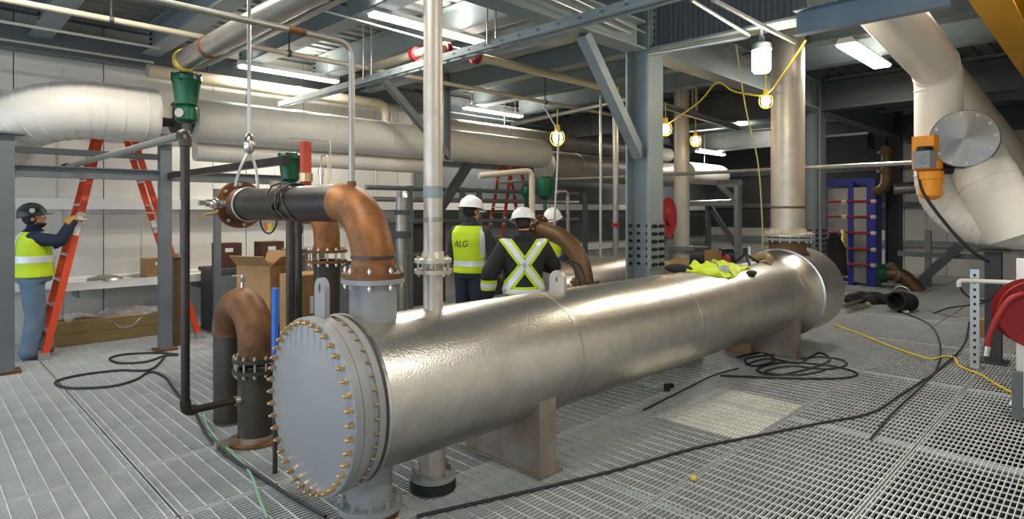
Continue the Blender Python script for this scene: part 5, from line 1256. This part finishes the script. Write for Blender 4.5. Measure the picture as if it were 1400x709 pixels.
cable('extension_cable', [(1140, 443), (1180, 458), (1225, 476), (1270, 490), (1290, 487), (1305, 489), (1312, 500), (1340, 512), (1362, 525), (1386, 538)], .012, 'cord_yellow', 'yellow extension cord on the floor right of the big cylinder', cat='cord')
cable('floor_cable', [(570, 705), (660, 685), (760, 662), (850, 640), (950, 612), (1040, 594), (1120, 578), (1190, 564), (1230, 540), (1290, 500), (1318, 470), (1325, 440)], .010, 'cable_black', 'long black cable crossing the grating in the foreground right')
cable('floor_cable', [(1226, 425), (1262, 438), (1280, 455), (1286, 480), (1280, 505), (1262, 525), (1235, 550), (1215, 570), (1190, 600)], .009, 'cable_black', 'black cable curving down the floor right of tool bag')
cable('floor_cable', [(1008, 488), (1040, 482), (1060, 492), (1030, 500), (1020, 490), (1060, 485), (1100, 490), (1120, 482), (1135, 492), (1100, 505), (1060, 512), (1035, 505), (1070, 495), (1125, 498), (1160, 505), (1172, 512), (1140, 517), (1060, 516), (985, 513)], .011, 'cable_black', 'tangled black cable pile in front of the rear saddle')
cable('floor_cable', [(1276, 428), (1300, 420), (1340, 415), (1352, 405)], .01, 'cable_black', 'thin dark cable on the far floor by the dark grey post')
cable('floor_cable', [(1268, 424), (1300, 432), (1330, 436), (1352, 440)], .008, 'galv_pipe', 'thin pale cable on the far floor below the dark one')
cable('floor_cable', [(243, 484), (215, 482), (170, 484), (150, 490), (165, 496), (200, 494), (225, 486), (243, 485)], .013, 'cable_black', 'upper black cable loop on the floor left of black riser')
cable('floor_cable', [(225, 488), (205, 505), (160, 506), (105, 513), (76, 522), (95, 530), (150, 528), (185, 519), (205, 508), (225, 515), (240, 535), (258, 555)], .013, 'cable_black', 'lower wide black cable loop on the grating at left')
cable('green_cable', [(279, 565), (283, 582), (297, 600), (318, 620), (338, 640), (348, 660), (356, 685), (366, 708)], .009, 'cable_green', 'pale green cable running down the floor left of the bolted cover')
cable('floor_cable', [(266, 560), (280, 590), (305, 618), (335, 638), (370, 660), (405, 682), (445, 706)], .012, 'cable_black', 'dark hose beside the pale green cable')
q = onZ(948, 655, 0); solo('paper_scrap', MB().box((q.x, q.y, .012), (.05, .035, .015), Matrix.Rotation(.6, 3, 'Z')), 'cord_yellow', 'yellow paper scrap on the near grating', 'scrap')
q = onZ(1010, 480, 0); solo('timber_block', MB().box((q.x, q.y, .06), (.14, .3, .12), Matrix.Rotation(.2, 3, 'Z')), 'pale_wood', 'wooden block on the floor left of the rear saddle', 'block')
cable('floor_cable', [(1020, 498), (1050, 490), (1090, 496), (1110, 488), (1145, 490), (1158, 498), (1130, 504), (1080, 500), (1046, 508), (1090, 512), (1128, 506)], .009, 'cable_black', 'second thinner black cable tangled in the pile by the rear saddle')
cable('floor_cable', [(880, 560), (930, 535), (975, 513), (1010, 503)], .008, 'cable_black', 'straight black cord from the cable pile toward the big cylinder')
q = onZ(912, 532, 0); solo('black_plug', MB().box((q.x, q.y, .02), (.14, .06, .04), Matrix.Rotation(.5, 3, 'Z')).box((q.x + .09, q.y, .02), (.05, .04, .03), Matrix.Rotation(.5, 3, 'Z')), 'rubber', 'black plug block on the floor under the big cylinder', 'plug')
q = onZ(1207, 414, 0)
hp_ = MB()
for k in range(7):
    random.seed(50 + k); hp_.sph((q.x + random.uniform(-.35, .25), q.y + random.uniform(-.15, .45), .05 + .03 * random.random()), [.2, .14, .09 + .05 * random.random()], 12, 8, Matrix.Rotation(random.random() * 3, 3, 'Z'))
me = remesh(hp_, .03, 6); o = link('dark_tarp', me, 'black_cloth'); o['label'] = 'dark crumpled tarp heap behind the open tool bag'; o['category'] = 'tarp'
